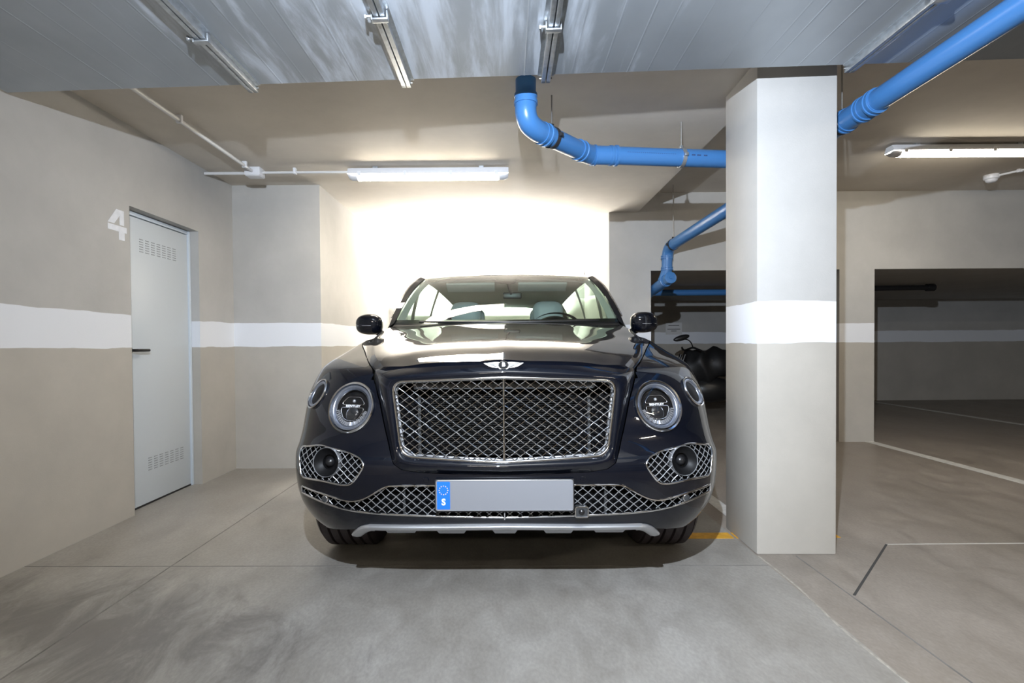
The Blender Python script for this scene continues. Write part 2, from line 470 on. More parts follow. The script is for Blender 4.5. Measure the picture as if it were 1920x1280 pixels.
# slab joints, raised edge of the bay slab and painted lines
def strip(name, x0, y0, x1, y1, w, mat, parent, h=.0012):
    d = Vector((x1 - x0, y1 - y0, 0)); n = Vector((-d.y, d.x, 0)).normalized() * w / 2
    a, b = Vector((x0, y0, 0)), Vector((x1, y1, 0))
    return MB().prism([(a + n)[:2], (a - n)[:2], (b - n)[:2], (b + n)[:2]], -.004, h).build(name, mat, parent)
strip('slab_joint', -1.66, -4, -1.64, YB, .006, M['joint_soft'], floor)
strip('slab_joint', XL, 2.52, 1.28, 2.47, .004, M['joint_soft'], floor)
strip('slab_joint', 1.475, -4, 1.475, 2.58, .006, M['joint_soft'], aisle)
strip('slab_joint', 1.49, 2.17, 2.04, 2.72, .010, M['joint'], aisle)
strip('slab_joint', 2.04, 2.72, XR, 2.72, .010, M['joint_light'], aisle)
edge = [(1.28 + .012 * math.sin(3.1 * y) + .006 * math.sin(9 * y), y) for y in np.linspace(-3, 2.58, 70)]
MB().grid([[(x - .006, y, -.002), (x - .003, y, .002), (x + .004, y, .002), (x + .008, y, -.002)] for x, y in edge]).build('slab_edge', pbr('slab_edge_chalk', (.34, .31, .265), .9, noise=.3, nscale=30), floor)
strip('painted_line', 3.97, 0.4, 3.97, 5.95, .10, M['line_white'], aisle, .002)
strip('painted_line', 6.72, 3.5, 6.72, YF, .10, M['line_white'], aisle, .002)
strip('painted_line', 1.43, 2.98, 1.43, YW, .09, M['line_white'], aisle, .002)
strip('painted_line', 0.95, 2.86, 1.27, 2.86, .085, M['line_yellow'], floor, .002)
strip('painted_line', 1.285, 2.86, 1.86, 2.86, .085, M['line_yellow'], aisle, .002)

# pillar, turned a little to the right
col = MB().box((-.2, 0, 0), (.2, .385, 2.95), .006)
column = tag(col.build('column', M['wall'], smooth=30), 'square beige pillar with white stripe right of the car', 'pillar')
column.location = (1.487, 2.595, 0); column.rotation_euler = (0, 0, math.radians(-1.2))
column['kind'] = 'structure'

# stencilled bay number on the left wall
num = MB()
MW = Matrix(((0, 0, 1, XL - .002), (1, 0, 0, 3.098), (0, 1, 0, 1.75), (0, 0, 0, 1)))
for poly in ([(0, .50), (.45, 1), (.86, 1), (.86, .50), (.62, .50), (.62, .80), (.33, .50)],
             [(0, .46), (1, .46), (1, .27), (.88, .27), (.88, 0), (.57, 0), (.57, .27), (0, .27)]):
    num.prism([(u * .155, v * .185) for u, v in poly], 0, .0032, MW)
tag(num.build('painted_number', M['paint_white'], wall_left), 'white stencilled number 4')

# ------------------------------------------------------------------ metal door
door = empty('door_1', (XL - .075, D0, 0)); tag(door, 'light grey metal door with vent slots and black lever handle', kind='structure')
dw = D1 - D0
leaf = MB().box((-.03, .01, .012), (0, dw - .026, 1.950), .003).build('door_leaf', M['door'], door, smooth=30)
fr = MB().box((-.035, dw - .024, 0), (.012, dw - .002, 1.980), .002).box((-.035, 0, 1.955), (.006, dw - .025, 1.980), .002).box((-.035, 0.0, 0), (.006, .008, 1.954))
fr.build('door_frame', M['frame'], door, smooth=30)
for (y0, z0) in ((.19, 1.727), (.24, .232)):
    sl = MB()
    for c in range(7):
        for r in range(6):
            sl.box((-.001, y0 + c * .058, z0 + r * .0165), (.0016, y0 + c * .058 + .036, z0 + r * .0165 + .005))
    tag(sl.build('vent_slots', M['slot'], leaf), kind='stuff')
hd = MB().tube([(0, .075, 1.062), (.05, .075, 1.062), (.055, .085, 1.062), (.055, .19, 1.062)], .0095, 10).lathe([(0, .008), (.026, .008), (.026, 0)], frame((0, .075, 1.062), (1, 0, 0)), 24)
hd.build('lever_handle', M['black_satin'], leaf, smooth=40)
MB().box((-.03, .01, .0), (.0, dw - .026, .012)).build('threshold', M['black_plastic'], door)

# ------------------------------------------------------------------ ventilation duct of flanged sections
duct = empty('ventilation_duct', (0, 2.45, 2.355), 'wide flat galvanised steel air duct hanging under the ceiling', 'duct')
duct.rotation_euler = (0, math.radians(-1.30), math.radians(-.35))
FX = [-2.36, -1.19, -.455, .21, .93, 1.655, 2.6, 3.6]
FX_flanged = (-1.19, -.455, .21, 1.655, 2.6)
DD = 1.25
for i in range(len(FX) - 1):
    a, b = FX[i], FX[i + 1]
    b2 = MB()
    n = max(3, int(round((b - a) / .13)))
    xs, prof = [a], [0.0]
    for k in range(1, n):
        c_ = a + (b - a) * (k + random.uniform(-.28, .28)) / n; hb = random.uniform(.0004, .0010)
        xs += [c_ - .005, c_ - .0015, c_ + .0015, c_ + .005]; prof += [0, hb, hb, 0]
    xs.append(b); prof.append(0.0)
    P = [[(x, -DD, -q), (x, 0, -q), (x, .0, .085), (x, -DD, .085)] for x, q in zip(xs, prof)]
    b2.grid(P, cv=True)
    b2.build('duct_section', M['galv'], duct)
for k, x in enumerate(FX_flanged):
    f = MB()
    for s in (-1, 1):
        f.box((x + s * .012 - .0095, -DD, -.030), (x + s * .012 + .0095, .022, .0), .002)
        f.box((x + s * .012 - .0095, 0.0, -.030), (x + s * .012 + .0095, .022, .09), .002)
        f.box((x + s * .030 - .009, -DD, -.004), (x + s * .030 + .009, .004, .0))
    fo = f.build('flange_bar', M['galv_bar'], duct, smooth=30)
    for yc in (-.40, -1.0):
        yc -= .10 * (k % 2); c = MB()
        c.box((x - .028, yc - .014, -.040), (x + .028, yc + .014, -.032), .003).box((x - .032, yc - .014, -.040), (x - .026, yc + .014, -.006), .002).box((x + .026, yc - .014, -.040), (x + .032, yc + .014, -.006), .002)
        c.tube([(x - .055, yc, -.02), (x - .026, yc, -.02)], .006, 8).lathe([(0, .0), (.011, 0), (.011, .007), (0, .007)], frame((x - .050, yc, -.02), (-1, 0, 0)), 6)
        c.build('flange_clamp', M['galv_bar'], fo, smooth=30)
    # corner bolt at the far end
    MB().tube([(x - .03, .012, -.012), (x + .03, .012, -.012)], .004, 8).build('corner_bolt', M['rod'], fo)

# ------------------------------------------------------------------ fluorescent battens
def batten(loc, label, strength, L=1.27):
    t = empty('fluorescent_light', loc, label, 'light', 'weatherproof fluorescent ceiling lights')
    h = MB()
    prof = [(-.062, -.050), (-.060, -.036), (-.040, 0), (.040, 0), (.060, -.036), (.062, -.050)]
    sec = lambda x, s: [(x, y * s, z * (.6 + .4 * s)) for y, z in prof]
    h.grid([sec(-L / 2, .86), sec(-L / 2 + .03, 1), sec(L / 2 - .03, 1), sec(L / 2, .86)])
    for s in (-1, 1):
        h.add(sec(s * L / 2, .86), [tuple(range(6))])
    ho = h.build('housing', M['pvc'], t, smooth=35)
    mt = lamp_mat('lit_diffuser', strength)
    df = [(-.050, -.047), (-.045, -.062), (-.030, -.080), (0, -.088), (.030, -.080), (.045, -.062), (.050, -.047)]
    sd = lambda x, s, k: [(x, y * s, -.045 + (z + .045) * k) for y, z in df]
    d = MB().grid([sd(-L / 2 + .075, 1, 1), sd(L / 2 - .075, 1, 1)])
    d.build('diffuser', mt, t, smooth=50)
    for s in (-1, 1):
        e = MB().grid([sd(s * (L / 2 - .075), 1, 1), sd(s * (L / 2 - .03), 1, 1), sd(s * (L / 2 - .006), .93, .7), sd(s * (L / 2), .85, .3)])
        e.build('end_cap', M['pvc'], t, smooth=60)
    for x in (-.54, -.18, .18, .54):
        for s in (-1, 1):
            MB().box((x - .014, s * .060 - .005, -.066), (x + .014, s * .060 + .005, -.028), .002).build('clip', M['pvc'], ho)
    for x in (-.42, .42):
        MB().box((x - .02, -.03, -.002), (x + .02, .03, .018), .003).build('mounting_bracket', M['galv_bar'], t)
    return t
batten((-.585, 4.10, ZC - .018), 'lit fluorescent batten on the ceiling in front of the alcove', TUBE_FRONT)
batten((3.83, 4.25, ZH - .018), 'lit fluorescent batten right of the pillar under the higher ceiling', TUBE_AISLE)
batten((3.6, -1.6, ZH - .018), 'fluorescent batten behind the viewer in the aisle', TUBE_REAR)
batten((-.6, -3.0, ZC - .018), 'fluorescent batten behind the viewer above the bay', TUBE_REAR)

# ------------------------------------------------------------------ conduits, junction box, smoke detector
cd = empty('electrical_conduit', (-1.97, 4.10, ZC - .001), 'white conduit with junction box on the ceiling above the door', 'conduit')
cd_p = [MB().tube([(0, -3.2, -.034), (0, -.04, -.034)], .0125, 12), MB().tube([(-.405, .01, -.034), (-.05, .01, -.034)], .0125, 12), MB().tube([(.05, .0, -.034), (.76, 0, -.034)], .0095, 12)]
for m_ in cd_p: m_.build('tube', M['conduit'], cd, smooth=50)
MB().box((-.062, -.05, -.066), (.062, .05, 0), .006).box((-.056, -.045, -.070), (.056, .045, -.064), .003).build('junction_box', M['pvc'], cd, smooth=30)
for (x, y, v) in ((0, -.95, 1), (0, -.16, 1), (.32, 0, 0), (0, -1.9, 1)):
    q = MB()
    if v: q.box((x - .018, y - .011, -.050), (x + .018, y + .011, 0), .004)
    else: q.box((x - .011, y - .018, -.048), (x + .011, y + .018, 0), .004)
    q.build('saddle_clip', M['pvc'], cd, smooth=30)
sd_ = empty('smoke_detector', (4.80, 5.05, ZH), 'white round smoke detector on the ceiling with conduit', 'smoke detector')
MB().lathe([(0, -.072), (.03, -.072), (.045, -.060), (.048, -.045), (.058, -.040), (.062, -.030), (.062, 0)], None, 32).build('detector_head', M['pvc'], sd_, smooth=40)
MB().tube([(.02, -.04, -.018), (.60, -1.2, -.018)], .011, 10).build('tube', M['conduit'], sd_, smooth=50)
MB().box((.075, -.20, -.034), (.115, -.17, 0), .004).build('saddle_clip', M['pvc'], sd_, smooth=30)

# ------------------------------------------------------------------ blue drain pipes
PR = .055
def pipe_seg(pts, r=PR, n=24): return MB().tube(pts, r, n)
def collar(p, d, length=.05, r=PR):
    d = Vector(d).normalized()
    Mx = frame(p, d, (0, 0, 1) if abs(d.z) < .9 else (1, 0, 0))
    h = length / 2
    return MB().lathe([(r - .002, -h), (r + .007, -h), (r + .007, -h * .4), (r + .004, -h * .3), (r + .004, h * .3), (r + .009, h * .4), (r + .009, h), (r - .002, h)], Mx, 28)
def clamp(parent, p, d, ztop, r=PR, dark=False):
    d = Vector(d).normalized(); Mx = frame(p, d)
    w = .012
    c = MB().lathe([(r + .001, -w), (r + .006, -w), (r + .006, w), (r + .001, w)], Mx, 28)
    for s in (-1, 1):
        c.box((s * (r + .012) - .010, -.010, -w), (s * (r + .012) + .010, .010, w), .002, Mx)
    c.box((-.010, r + .002, -.010), (.010, r + .022, .010), .002, Mx)
    o = c.build('pipe_clamp', M['rubber'] if dark else M['galv_bar'], parent, smooth=40)
    MB().tube([(p[0], p[1], p[2] + r + .015), (p[0], p[1], ztop)], .004, 8).build('hanger_rod', M['rod'], o)
    return o

pa = empty('drain_pipe', (.13, 2.77, ZC), 'blue drain pipe dropping from the ceiling and turning right to the pillar', 'pipe')
def loc_build(mb, name, mat, parent, **k):
    o = parent.location; mb.v = [(x - o.x, y - o.y, z - o.z) for x, y, z in mb.v]
    return mb.build(name, mat, parent, **k)
def wclamp(parent, p, d, ztop, dark=False):
    o = parent.location
    return clamp(parent, tuple(Vector(p) - o), d, ztop - o.z, dark=dark)
loc_build(pipe_seg([(.13, 2.77, 2.51), (.13, 2.77, 2.38)]), 'pipe', M['pipe'], pa, smooth=50)
loc_build(collar((.13, 2.77, 2.395), (0, 0, -1), .055), 'collar', M['pipe'], pa, smooth=35)
loc_build(pipe_seg(spl([(.13, 2.77, 2.385), (.13, 2.77, 2.325), (.145, 2.788, 2.283), (.182, 2.828, 2.262), (.225, 2.875, 2.258)], 6), PR + .003), 'elbow', M['pipe'], pa, smooth=50)
dd = (.28, .30, .004)
loc_build(pipe_seg([(.215, 2.864, 2.258), (.50, 3.17, 2.262)]), 'pipe', M['pipe'], pa, smooth=50)
loc_build(collar((.235, 2.886, 2.258), dd, .05), 'collar', M['pipe'], pa, smooth=35)
wclamp(pa, (.285, 2.94, 2.259), dd, ZC, True)
loc_build(pipe_seg(spl([(.47, 3.138, 2.262), (.51, 3.180, 2.262), (.56, 3.222, 2.263), (.63, 3.234, 2.264), (.70, 3.240, 2.265)], 6), PR + .003), 'elbow', M['pipe'], pa, smooth=50)
loc_build(collar((.475, 3.143, 2.262), dd, .05), 'collar', M['pipe'], pa, smooth=35)
loc_build(collar((.70, 3.242, 2.265), (1, .13, .02), .05), 'collar', M['pipe'], pa, smooth=35)
loc_build(collar((.57, 3.228, 2.263), (1, .13, .02), .03), 'collar', M['pipe'], pa, smooth=35)
loc_build(pipe_seg([(.66, 3.236, 2.265), (1.84, 3.40, 2.280)]), 'pipe', M['pipe'], pa, smooth=50)
wclamp(pa, (1.15, 3.304, 2.271), (1, .139, .013), ZC)
ink = MB()
for x0_, x1_ in ((.78, 1.10), (1.20, 1.225), (1.235, 1.262), (1.28, 1.305)):
    yy = lambda x: 3.236 + (x - .66) * .139 - PR * .998
    n_ = max(1, int((x1_ - x0_) / .012))
    for k in range(n_):
        xa = x0_ + (x1_ - x0_) * k / n_; w_ = (x1_ - x0_) / n_ * (.9 if x0_ > 1.15 else .55); hz = .004 if x0_ > 1.15 else .0012
        ink.box((xa, yy(xa) - .0012, 2.272 - hz), (xa + w_, yy(xa) + .002, 2.272 + hz))
loc_build(ink, 'printed_marks', M['pipe_ink'], pa)['kind'] = 'stuff'

pb = empty('drain_pipe', (1.90, 2.9, 2.30), 'long blue drain pipe running over the aisle right of the pillar', 'pipe')
loc_build(pipe_seg([(1.93, -.6, 2.315), (1.90, 2.62, 2.302)]), 'pipe', M['pipe'], pb, smooth=50)
loc_build(pipe_seg([(1.90, 2.60, 2.302), (1.895, 2.92, 2.30)], PR + .004), 'coupling', M['pipe'], pb, smooth=50)
for y in (2.62, 2.70, 2.84):
    loc_build(collar((1.90, y, 2.301), (0, 1, 0), .035, PR + .003), 'collar', M['pipe'], pb, smooth=35)
wclamp(pb, (1.897, 2.875, 2.30), (0, 1, 0), ZH, True)
loc_build(pipe_seg([(1.896, 2.9, 2.30), (1.890, 4.10, 2.203)]), 'pipe', M['pipe'], pb, smooth=50)
loc_build(pipe_seg([(1.890, 4.08, 2.205), (1.748, 5.34, 2.096)]), 'pipe', M['pipe'], pb, smooth=50)
loc_build(collar((1.890, 4.09, 2.204), (-.05, 1, -.08), .08), 'collar', M['pipe'], pb, smooth=35)
loc_build(pipe_seg(spl([(1.758, 5.27, 2.102), (1.748, 5.34, 2.094), (1.742, 5.39, 2.065), (1.738, 5.415, 2.02), (1.735, 5.42, 1.965)], 6), PR + .003), 'elbow', M['pipe'], pb, smooth=50)
wclamp(pb, (1.756, 5.285, 2.101), (-.13, 1, -.088), ZH, True)
loc_build(pipe_seg([(1.735, 5.42, 1.985), (1.732, 5.42, 1.86), (1.715, 5.42, 1.80), (1.69, 5.42, 1.735)]), 'pipe', M['pipe'], pb, smooth=50)
for z in (1.99, 1.87):
    loc_build(collar((1.733, 5.42, z), (0, 0, -1), .035), 'collar', M['pipe'], pb, smooth=35)
br = [(1.697, 5.20, 1.748), (1.690, 5.30, 1.733), (1.668, 5.60, 1.686), (1.655, 5.85, 1.65)]
loc_build(pipe_seg(br), 'branch', M['pipe'], pb, smooth=50)
loc_build(collar(br[1], (-.05, 1, -.155), .035), 'collar', M['pipe'], pb, smooth=35)
Mc = frame(br[0], Vector(br[0]) - Vector(br[1]))
loc_build(MB().lathe([(0, .022), (.015, .022), (.017, .014), (.045, .014), (.060, .010), (.060, -.02), (PR, -.02)], Mc, 32), 'end_cap', M['pipe'], pb, smooth=35)

pc = tag(MB().tube([(1.62, 7.0, 1.775), (4.7, 7.0, 1.775)], .042, 20).build('drain_pipe', M['pipe'], smooth=50), 'thin blue pipe under the low ceiling in the dark opening', 'pipe')
pd = empty('waste_pipe', (5.3, 7.0, 1.815), 'short black pipe under the low ceiling of the right opening', 'pipe')
MB().tube([(-.6, 0, 0), (.5, 0, .004)], .036, 18).build('pipe', M['dark_pipe'], pd, smooth=50)
MB().lathe([(.036, -.05), (.048, -.05), (.048, .05), (.036, .05), (.0, .05)], frame((.53, 0, .004), (1, 0, 0)), 20).build('coupling', M['dark_pipe'], pd, smooth=40)

nt_ = empty('wall_notice', (3.16, YF - .004, 1.36), 'white paper notice on the dim far wall above the motorbike', 'notice')
MB().box((-.15, -.002, -.11), (.15, .003, .11)).build('sheet', M['paper'], nt_)
q = MB()
for z, w in ((.06, .2), (-.01, .24), (-.045, .10)):
    q.box((-w / 2, -.0035, z - .006), (w / 2, -.002, z + .006))
q.build('printed_lines', M['ink'], nt_)

# ------------------------------------------------------------------ parked motorbike in the dark opening
mb_ = empty('motorbike', (3.07, 7.55, 0), 'black covered motorbike with round mirror parked in the dark opening', 'motorbike')
M['bike'] = pbr('bike_black', (.012, .012, .013), .35)
M['cover'] = pbr('bike_cover', (.010, .010, .011), .55, bump=.6, bscale=9)
for x in (-.62, .78):
    w = MB().lathe([(.20, -.05), (.27, -.06), (.305, -.04), (.315, 0), (.305, .04), (.27, .06), (.20, .05)], frame((x, 0, .315), (0, 1, 0)), 32)
    wo = w.build('wheel', M['rubber'], mb_, smooth=50)
    r_ = MB().lathe([(.205, -.03), (.19, 0), (.205, .03)], frame((x, 0, .315), (0, 1, 0)), 32)
    for k in range(5):
        a = 2 * PI * k / 5
        r_.tube([(x, 0, .315), (x + .2 * math.cos(a), 0, .315 + .2 * math.sin(a))], .015, 6)
    r_.build('rim', M['dark_pipe'], wo, smooth=40)
def blob(sections, n=20):
    return MB().grid([[(x, wy * math.cos(2 * PI * k / n), zc + hz * math.sin(2 * PI * k / n)) for k in range(n)] for x, wy, zc, hz in sections], cv=True)
xs_ = spl([(-.50, .03, .62, .05), (-.42, .16, .68, .20), (-.28, .22, .72, .26), (-.08, .22, .76, .25), (.15, .20, .78, .20), (.40, .18, .74, .15), (.70, .15, .80, .13), (.98, .03, .90, .04)], 5)
cv_ = blob(xs_, 36)
cv_.v = [(x + .02 * math.sin(17 * z + 9 * y), y * (1 + .12 * math.sin(21 * x + 8 * z)), z + .035 * math.sin(13 * x + 6 * y) + .02 * math.sin(29 * x - 11 * y)) for x, y, z in cv_.v]
cv_.build('cover', M['cover'], mb_, smooth=60)
blob(spl([(-.40, .04, .40, .06), (-.2, .16, .40, .18), (.1, .18, .40, .18), (.35, .04, .40, .08)], 5)).build('engine', M['bike'], mb_, smooth=60)
for s in (-1, 1):
    MB().tube([(-.64, .09 * s, .315), (-.42, .09 * s, .92)], .022, 10).build('fork_leg', M['bike'], mb_, smooth=50)
MB().tube(spl([(-.30, -.36, .98), (-.36, -.22, 1.02), (-.40, 0, .98), (-.36, .22, 1.02), (-.30, .36, .98)], 5), .014, 8).build('handlebar', M['bike'], mb_, smooth=50)
for s in (-1,):
    MB().tube(spl([(-.36, .24 * s, 1.01), (-.40, .28 * s, 1.08), (-.46, .32 * s, 1.13), (-.54, .33 * s, 1.145)], 4), .008, 6).build('mirror_stalk', M['bike'], mb_, smooth=50)
    e = MB().grid([[(-.56 + .115 * math.sin(p) * math.cos(t), .33 * s + .03 * math.cos(p), 1.16 + .042 * math.sin(p) * math.sin(t) + .25 * .115 * math.sin(p) * math.cos(t)) for t in np.linspace(0, 2 * PI, 20, endpoint=False)] for p in np.linspace(.02, PI - .02, 10)], cv=True)
    e.build('mirror', M['bike'], mb_, smooth=60)

# ------------------------------------------------------------------ the car
CY = 1.97                                            # distance of the number plate from the camera
def flake_paint(name, base):
    m, nt, b = new_mat(name)
    b.inputs['Base Color'].default_value = (*base, 1); b.inputs['Metallic'].default_value = 0
    b.inputs['Roughness'].default_value = .5; b.inputs['Specular IOR Level'].default_value = .05; b.inputs['Coat Weight'].default_value = 1.0; b.inputs['Coat Roughness'].default_value = .012
    b.inputs['Coat IOR'].default_value = 1.55
    return m
M['body'] = flake_paint('midnight_blue_paint', (.0014, .0023, .0055))
M['chrome'] = pbr('chrome', (.80, .81, .83), .10, 1.0)
M['satin'] = pbr('satin_silver', (.52, .53, .55), .32, .8)
M['ring_grey'] = pbr('lamp_ring', (.26, .285, .34), .25, .8)
M['dark'] = pbr('cavity_black', (.004, .004, .0045), .8, spec=.05)
M['tyre'] = pbr('tyre_rubber', (.03, .022, .023), .62, noise=.2, nscale=60)
M['alloy'] = pbr('alloy', (.35, .36, .38), .3, .9)
M['glass'] = glass_mat('green_glass', (.66, .76, .70), base=.055)
M['lens'] = glass_mat('lamp_lens', (.97, .97, .97), base=.05)
M['leather'] = pbr('grey_leather', (.44, .47, .49), .45, bump=.05, bscale=300)
M['headliner'] = pbr('headliner_grey', (.46, .49, .47), .85)
M['dash'] = pbr('dash_black', (.014, .014, .015), .55)
M['trim_dark'] = pbr('trim_dark', (.03, .032, .034), .4)
M['matte_black'] = pbr('matte_black', (.005, .005, .0055), .45, spec=.15)
M['mirror_glass'] = pbr('mirror_glass', (.8, .82, .84), .03, 1.0)
M['plate_white'] = pbr('plate_grey', (.175, .18, .195), .5)
M['plate_blue'] = pbr('plate_blue', (.01, .13, .62), .4)
M['star'] = pbr('star_yellow', (.7, .5, .15), .5)
M['white'] = pbr('plain_white', (.75, .76, .80), .5)
M['red_lens'] = pbr('red_lamp', (.25, .01, .012), .2)
M['crystal'] = pbr('crystal', (.55, .57, .61), .12, .8)
M['projector'] = pbr('projector_glass', (.012, .013, .015), .04, coat=1)
M['radiator'] = pbr('radiator', (.010, .010, .010), .7, spec=.1)

car = empty('car', (0, CY, 0), 'dark blue luxury SUV with chrome mesh grille parked in the alcove', 'car')
car.rotation_euler = (0, 0, math.radians(-.7))
def part(mb, name, mat, parent=None, **k):
    return mb.build(name, mat, parent or car, **k)
def pair(mb, name, mat, parent=None, **k):
    a = mb.build(name, mat, parent or car, **k); b = mb.mir().build(name, mat, parent or car, **k)
    return a, b

# ---- body shell as a stack of plan outlines
fW = pch([.24, .28, .32, .36, .42, .50, .60, .66, .75, .85, .92, .97, 1.02, 1.06, 1.09, 1.125],
         [.845, .890, .922, .945, .966, .976, .978, .974, .970, .968, .960, .949, .930, .910, .893, .872])
fY0 = pch([.24, .30, .36, .42, .48, .56, .61, .65, .70, .76, .82, .88, .92, .95, .975, 1.0, 1.043, 1.07, 1.098, 1.125],
          [.15, .075, .04, .018, .006, .0, .004, .03, .052, .066, .082, .100, .115, .132, .158, .228, .42, .535, .65, .82])
fN = pch([.24, .6, .72, .85, .95, 1.1], [4.0, 4.2, 4.0, 3.7, 3.2, 2.8])
fL = pch([.24, .95, 1.125], [.87, .87, .72])
fY1 = pch([.24, .4, .6, .9, 1.0, 1.125], [4.95, 5.05, 5.10, 5.06, 5.02, 4.97])
def ysurf(x, z):
    W, n = fW(z), fN(z)
    q = np.clip(np.abs(x) / W, 0, .9995)
    return fY0(z) + fL(z) * (1 - (1 - q ** n) ** (1 / n))
def snorm(x, z, e=.004):
    a = Vector((2 * e, float(ysurf(x + e, z) - ysurf(x - e, z)), 0)); b = Vector((0, float(ysurf(x, z + e) - ysurf(x, z - e)), 2 * e))
    n = a.cross(b).normalized()
    return n if n.y < 0 else -n
def on_front(dx, dy):
    """point of the front shell seen dx beside and dy below the vanishing point"""
    x, z = dx * 2.2 / FPX, CAM_H - dy * 2.2 / FPX
    for _ in range(40):
        d = CY + float(ysurf(min(x, .955 * float(fW(z))), z))
        x, z = .5 * x + .5 * min(dx * d / FPX, .955 * float(fW(z))), .5 * z + .5 * (CAM_H - dy * d / FPX)
    return x, z

HEAD_C = on_front(289, 115.5); LAMP_C = on_front(353, 89); FOG_C = on_front(339.5, 221)
HEAD_R, LAMP_R = .1025, .067
def disc_poly(c, R, k=48):
    n = snorm(*c); Mx = frame((c[0], float(ysurf(*c)), c[1]), n)
    return [tuple((Mx @ Vector((R * math.cos(a), R * math.sin(a), 0)))[i] for i in (0, 2)) for a in np.linspace(0, 2 * PI, k, endpoint=False)], Mx
head_poly, HM = disc_poly(HEAD_C, HEAD_R)
lamp_poly, LM = disc_poly(LAMP_C, LAMP_R)
fog_poly = fillet([on_front(*p) for p in ((384, 188), (347, 186), (295, 200), (272, 212), (264, 225), (277, 246), (290, 262), (306, 263), (345, 254), (384, 246))], .022, 5)
low_top = spl([on_front(*p) for p in ((384, 263), (345, 278.5), (300, 292), (278, 292), (258, 285), (228, 268), (207, 264.5), (130, 264))] + [(0, on_front(0, 264)[1])], 6)
low_bot = spl([(0, on_front(0, 325)[1])] + [on_front(*p) for p in ((185, 320), (255, 315.5), (305, 307.5), (362, 287), (384, 275))], 6)
low_poly = [tuple(p) for p in low_top] + [tuple(p) for p in low_bot]
sur_out = [(0, 1.014), (.25, 1.008), (.42, .996), (.50, .988), (.552, .978), (.555, .955), (.512, .855), (.476, .73), (.452, .655), (.435, .62), (.40, .597), (.33, .587), (.2, .581), (0, .577)]
seam = pch([.02, .19, .30, .58, .98, 1.35, 1.75, 1.9], [.550, .556, .600, .698, .820, .862, .866, .866])
zbot = pch([0, .5, .6, .75, .85, 1.0], [.372, .362, .338, .305, .268, .262])
AX0, AX1, AZ, AR = .865, 3.86, .372, .435

zs = np.concatenate([np.arange(.24, .96, .0085), np.arange(.962, 1.1251, .0055)])
NF, NS, NR = 190, 130, 44
rows = []
for z in zs:
    W, n, L, y0, y1 = float(fW(z)), float(fN(z)), float(fL(z)), float(fY0(z)), float(fY1(z))
    th = np.linspace(0, PI / 2, 900)
    fr_ = np.stack([W * np.sin(th) ** (2 / n), y0 + L * (1 - np.cos(th) ** (2 / n))], 1)
    fr_ = resample(fr_, NF)
    Lr, nr = .62, 3.2
    re = np.stack([W * np.cos(th) ** (2 / nr), y1 - Lr * (1 - np.sin(th) ** (2 / nr))], 1)
    re = resample(re, NR)
    ys_ = np.linspace(y0 + L, y1 - Lr, NS + 2)[1:-1]
    sd2 = np.stack([np.full(NS, W) , ys_], 1)
    rows.append(np.vstack([fr_, sd2, re]))
PL = np.array(rows)                                     # z, s, (x,y)
Zg = np.repeat(zs[:, None], PL.shape[1], 1)
X, Y = PL[..., 0].copy(), PL[..., 1].copy()
# side sculpting: waist crease and flared arches
side = np.clip((Y - .55) / .5, 0, 1) * np.clip((4.9 - Y) / .5, 0, 1)
X -= side * .022 * np.exp(-((Zg - .62) / .14) ** 2) * np.clip((Y - 1.3) / .25, 0, 1) * np.clip((3.45 - Y) / .25, 0, 1)
X += side * .016 * np.exp(-((Zg - .98) / .07) ** 2) * np.clip((Y - 2.9) / .8, 0, 1)
for ax in (AX0, AX1):
    rr_ = np.hypot(Y - ax, Zg - AZ)
    X += side * .014 * np.exp(-((rr_ - AR) / .05) ** 2)
front = Y < .62
hole = np.zeros(X.shape, bool)
polys = [head_poly, lamp_poly, fog_poly, low_poly]
tags_ = np.full(X.shape, -1)
sur_full = sur_out + [(-.02, .577), (-.02, 1.014)]
low_full = low_poly + [(-.02, low_bot[0][1]), (-.02, low_top[-1][1])]
low_full = list(low_top) + [(-.02, low_top[-1][1]), (-.02, low_bot[0][1])] + list(low_bot)
for k, pl in enumerate((head_poly, lamp_poly, fog_poly, low_full, sur_full)):
    m_ = front & inpoly(pl, X, Zg); hole |= m_; tags_[m_] = k
S_ = seam(Y)
hood_cut = (Zg > .93) & (X < S_ + .003) & (Y < 1.95) & (Y > .02); hole |= hood_cut
bot_cut = (Zg < zbot(X)) & (Y < .6); hole |= bot_cut
hole |= (Zg < .262) & (Y >= .6)
arch = (np.hypot(Y - AX0, Zg - AZ) < AR) | (np.hypot(Y - AX1, Zg - AZ) < AR)
arch &= X > .6
hole |= arch
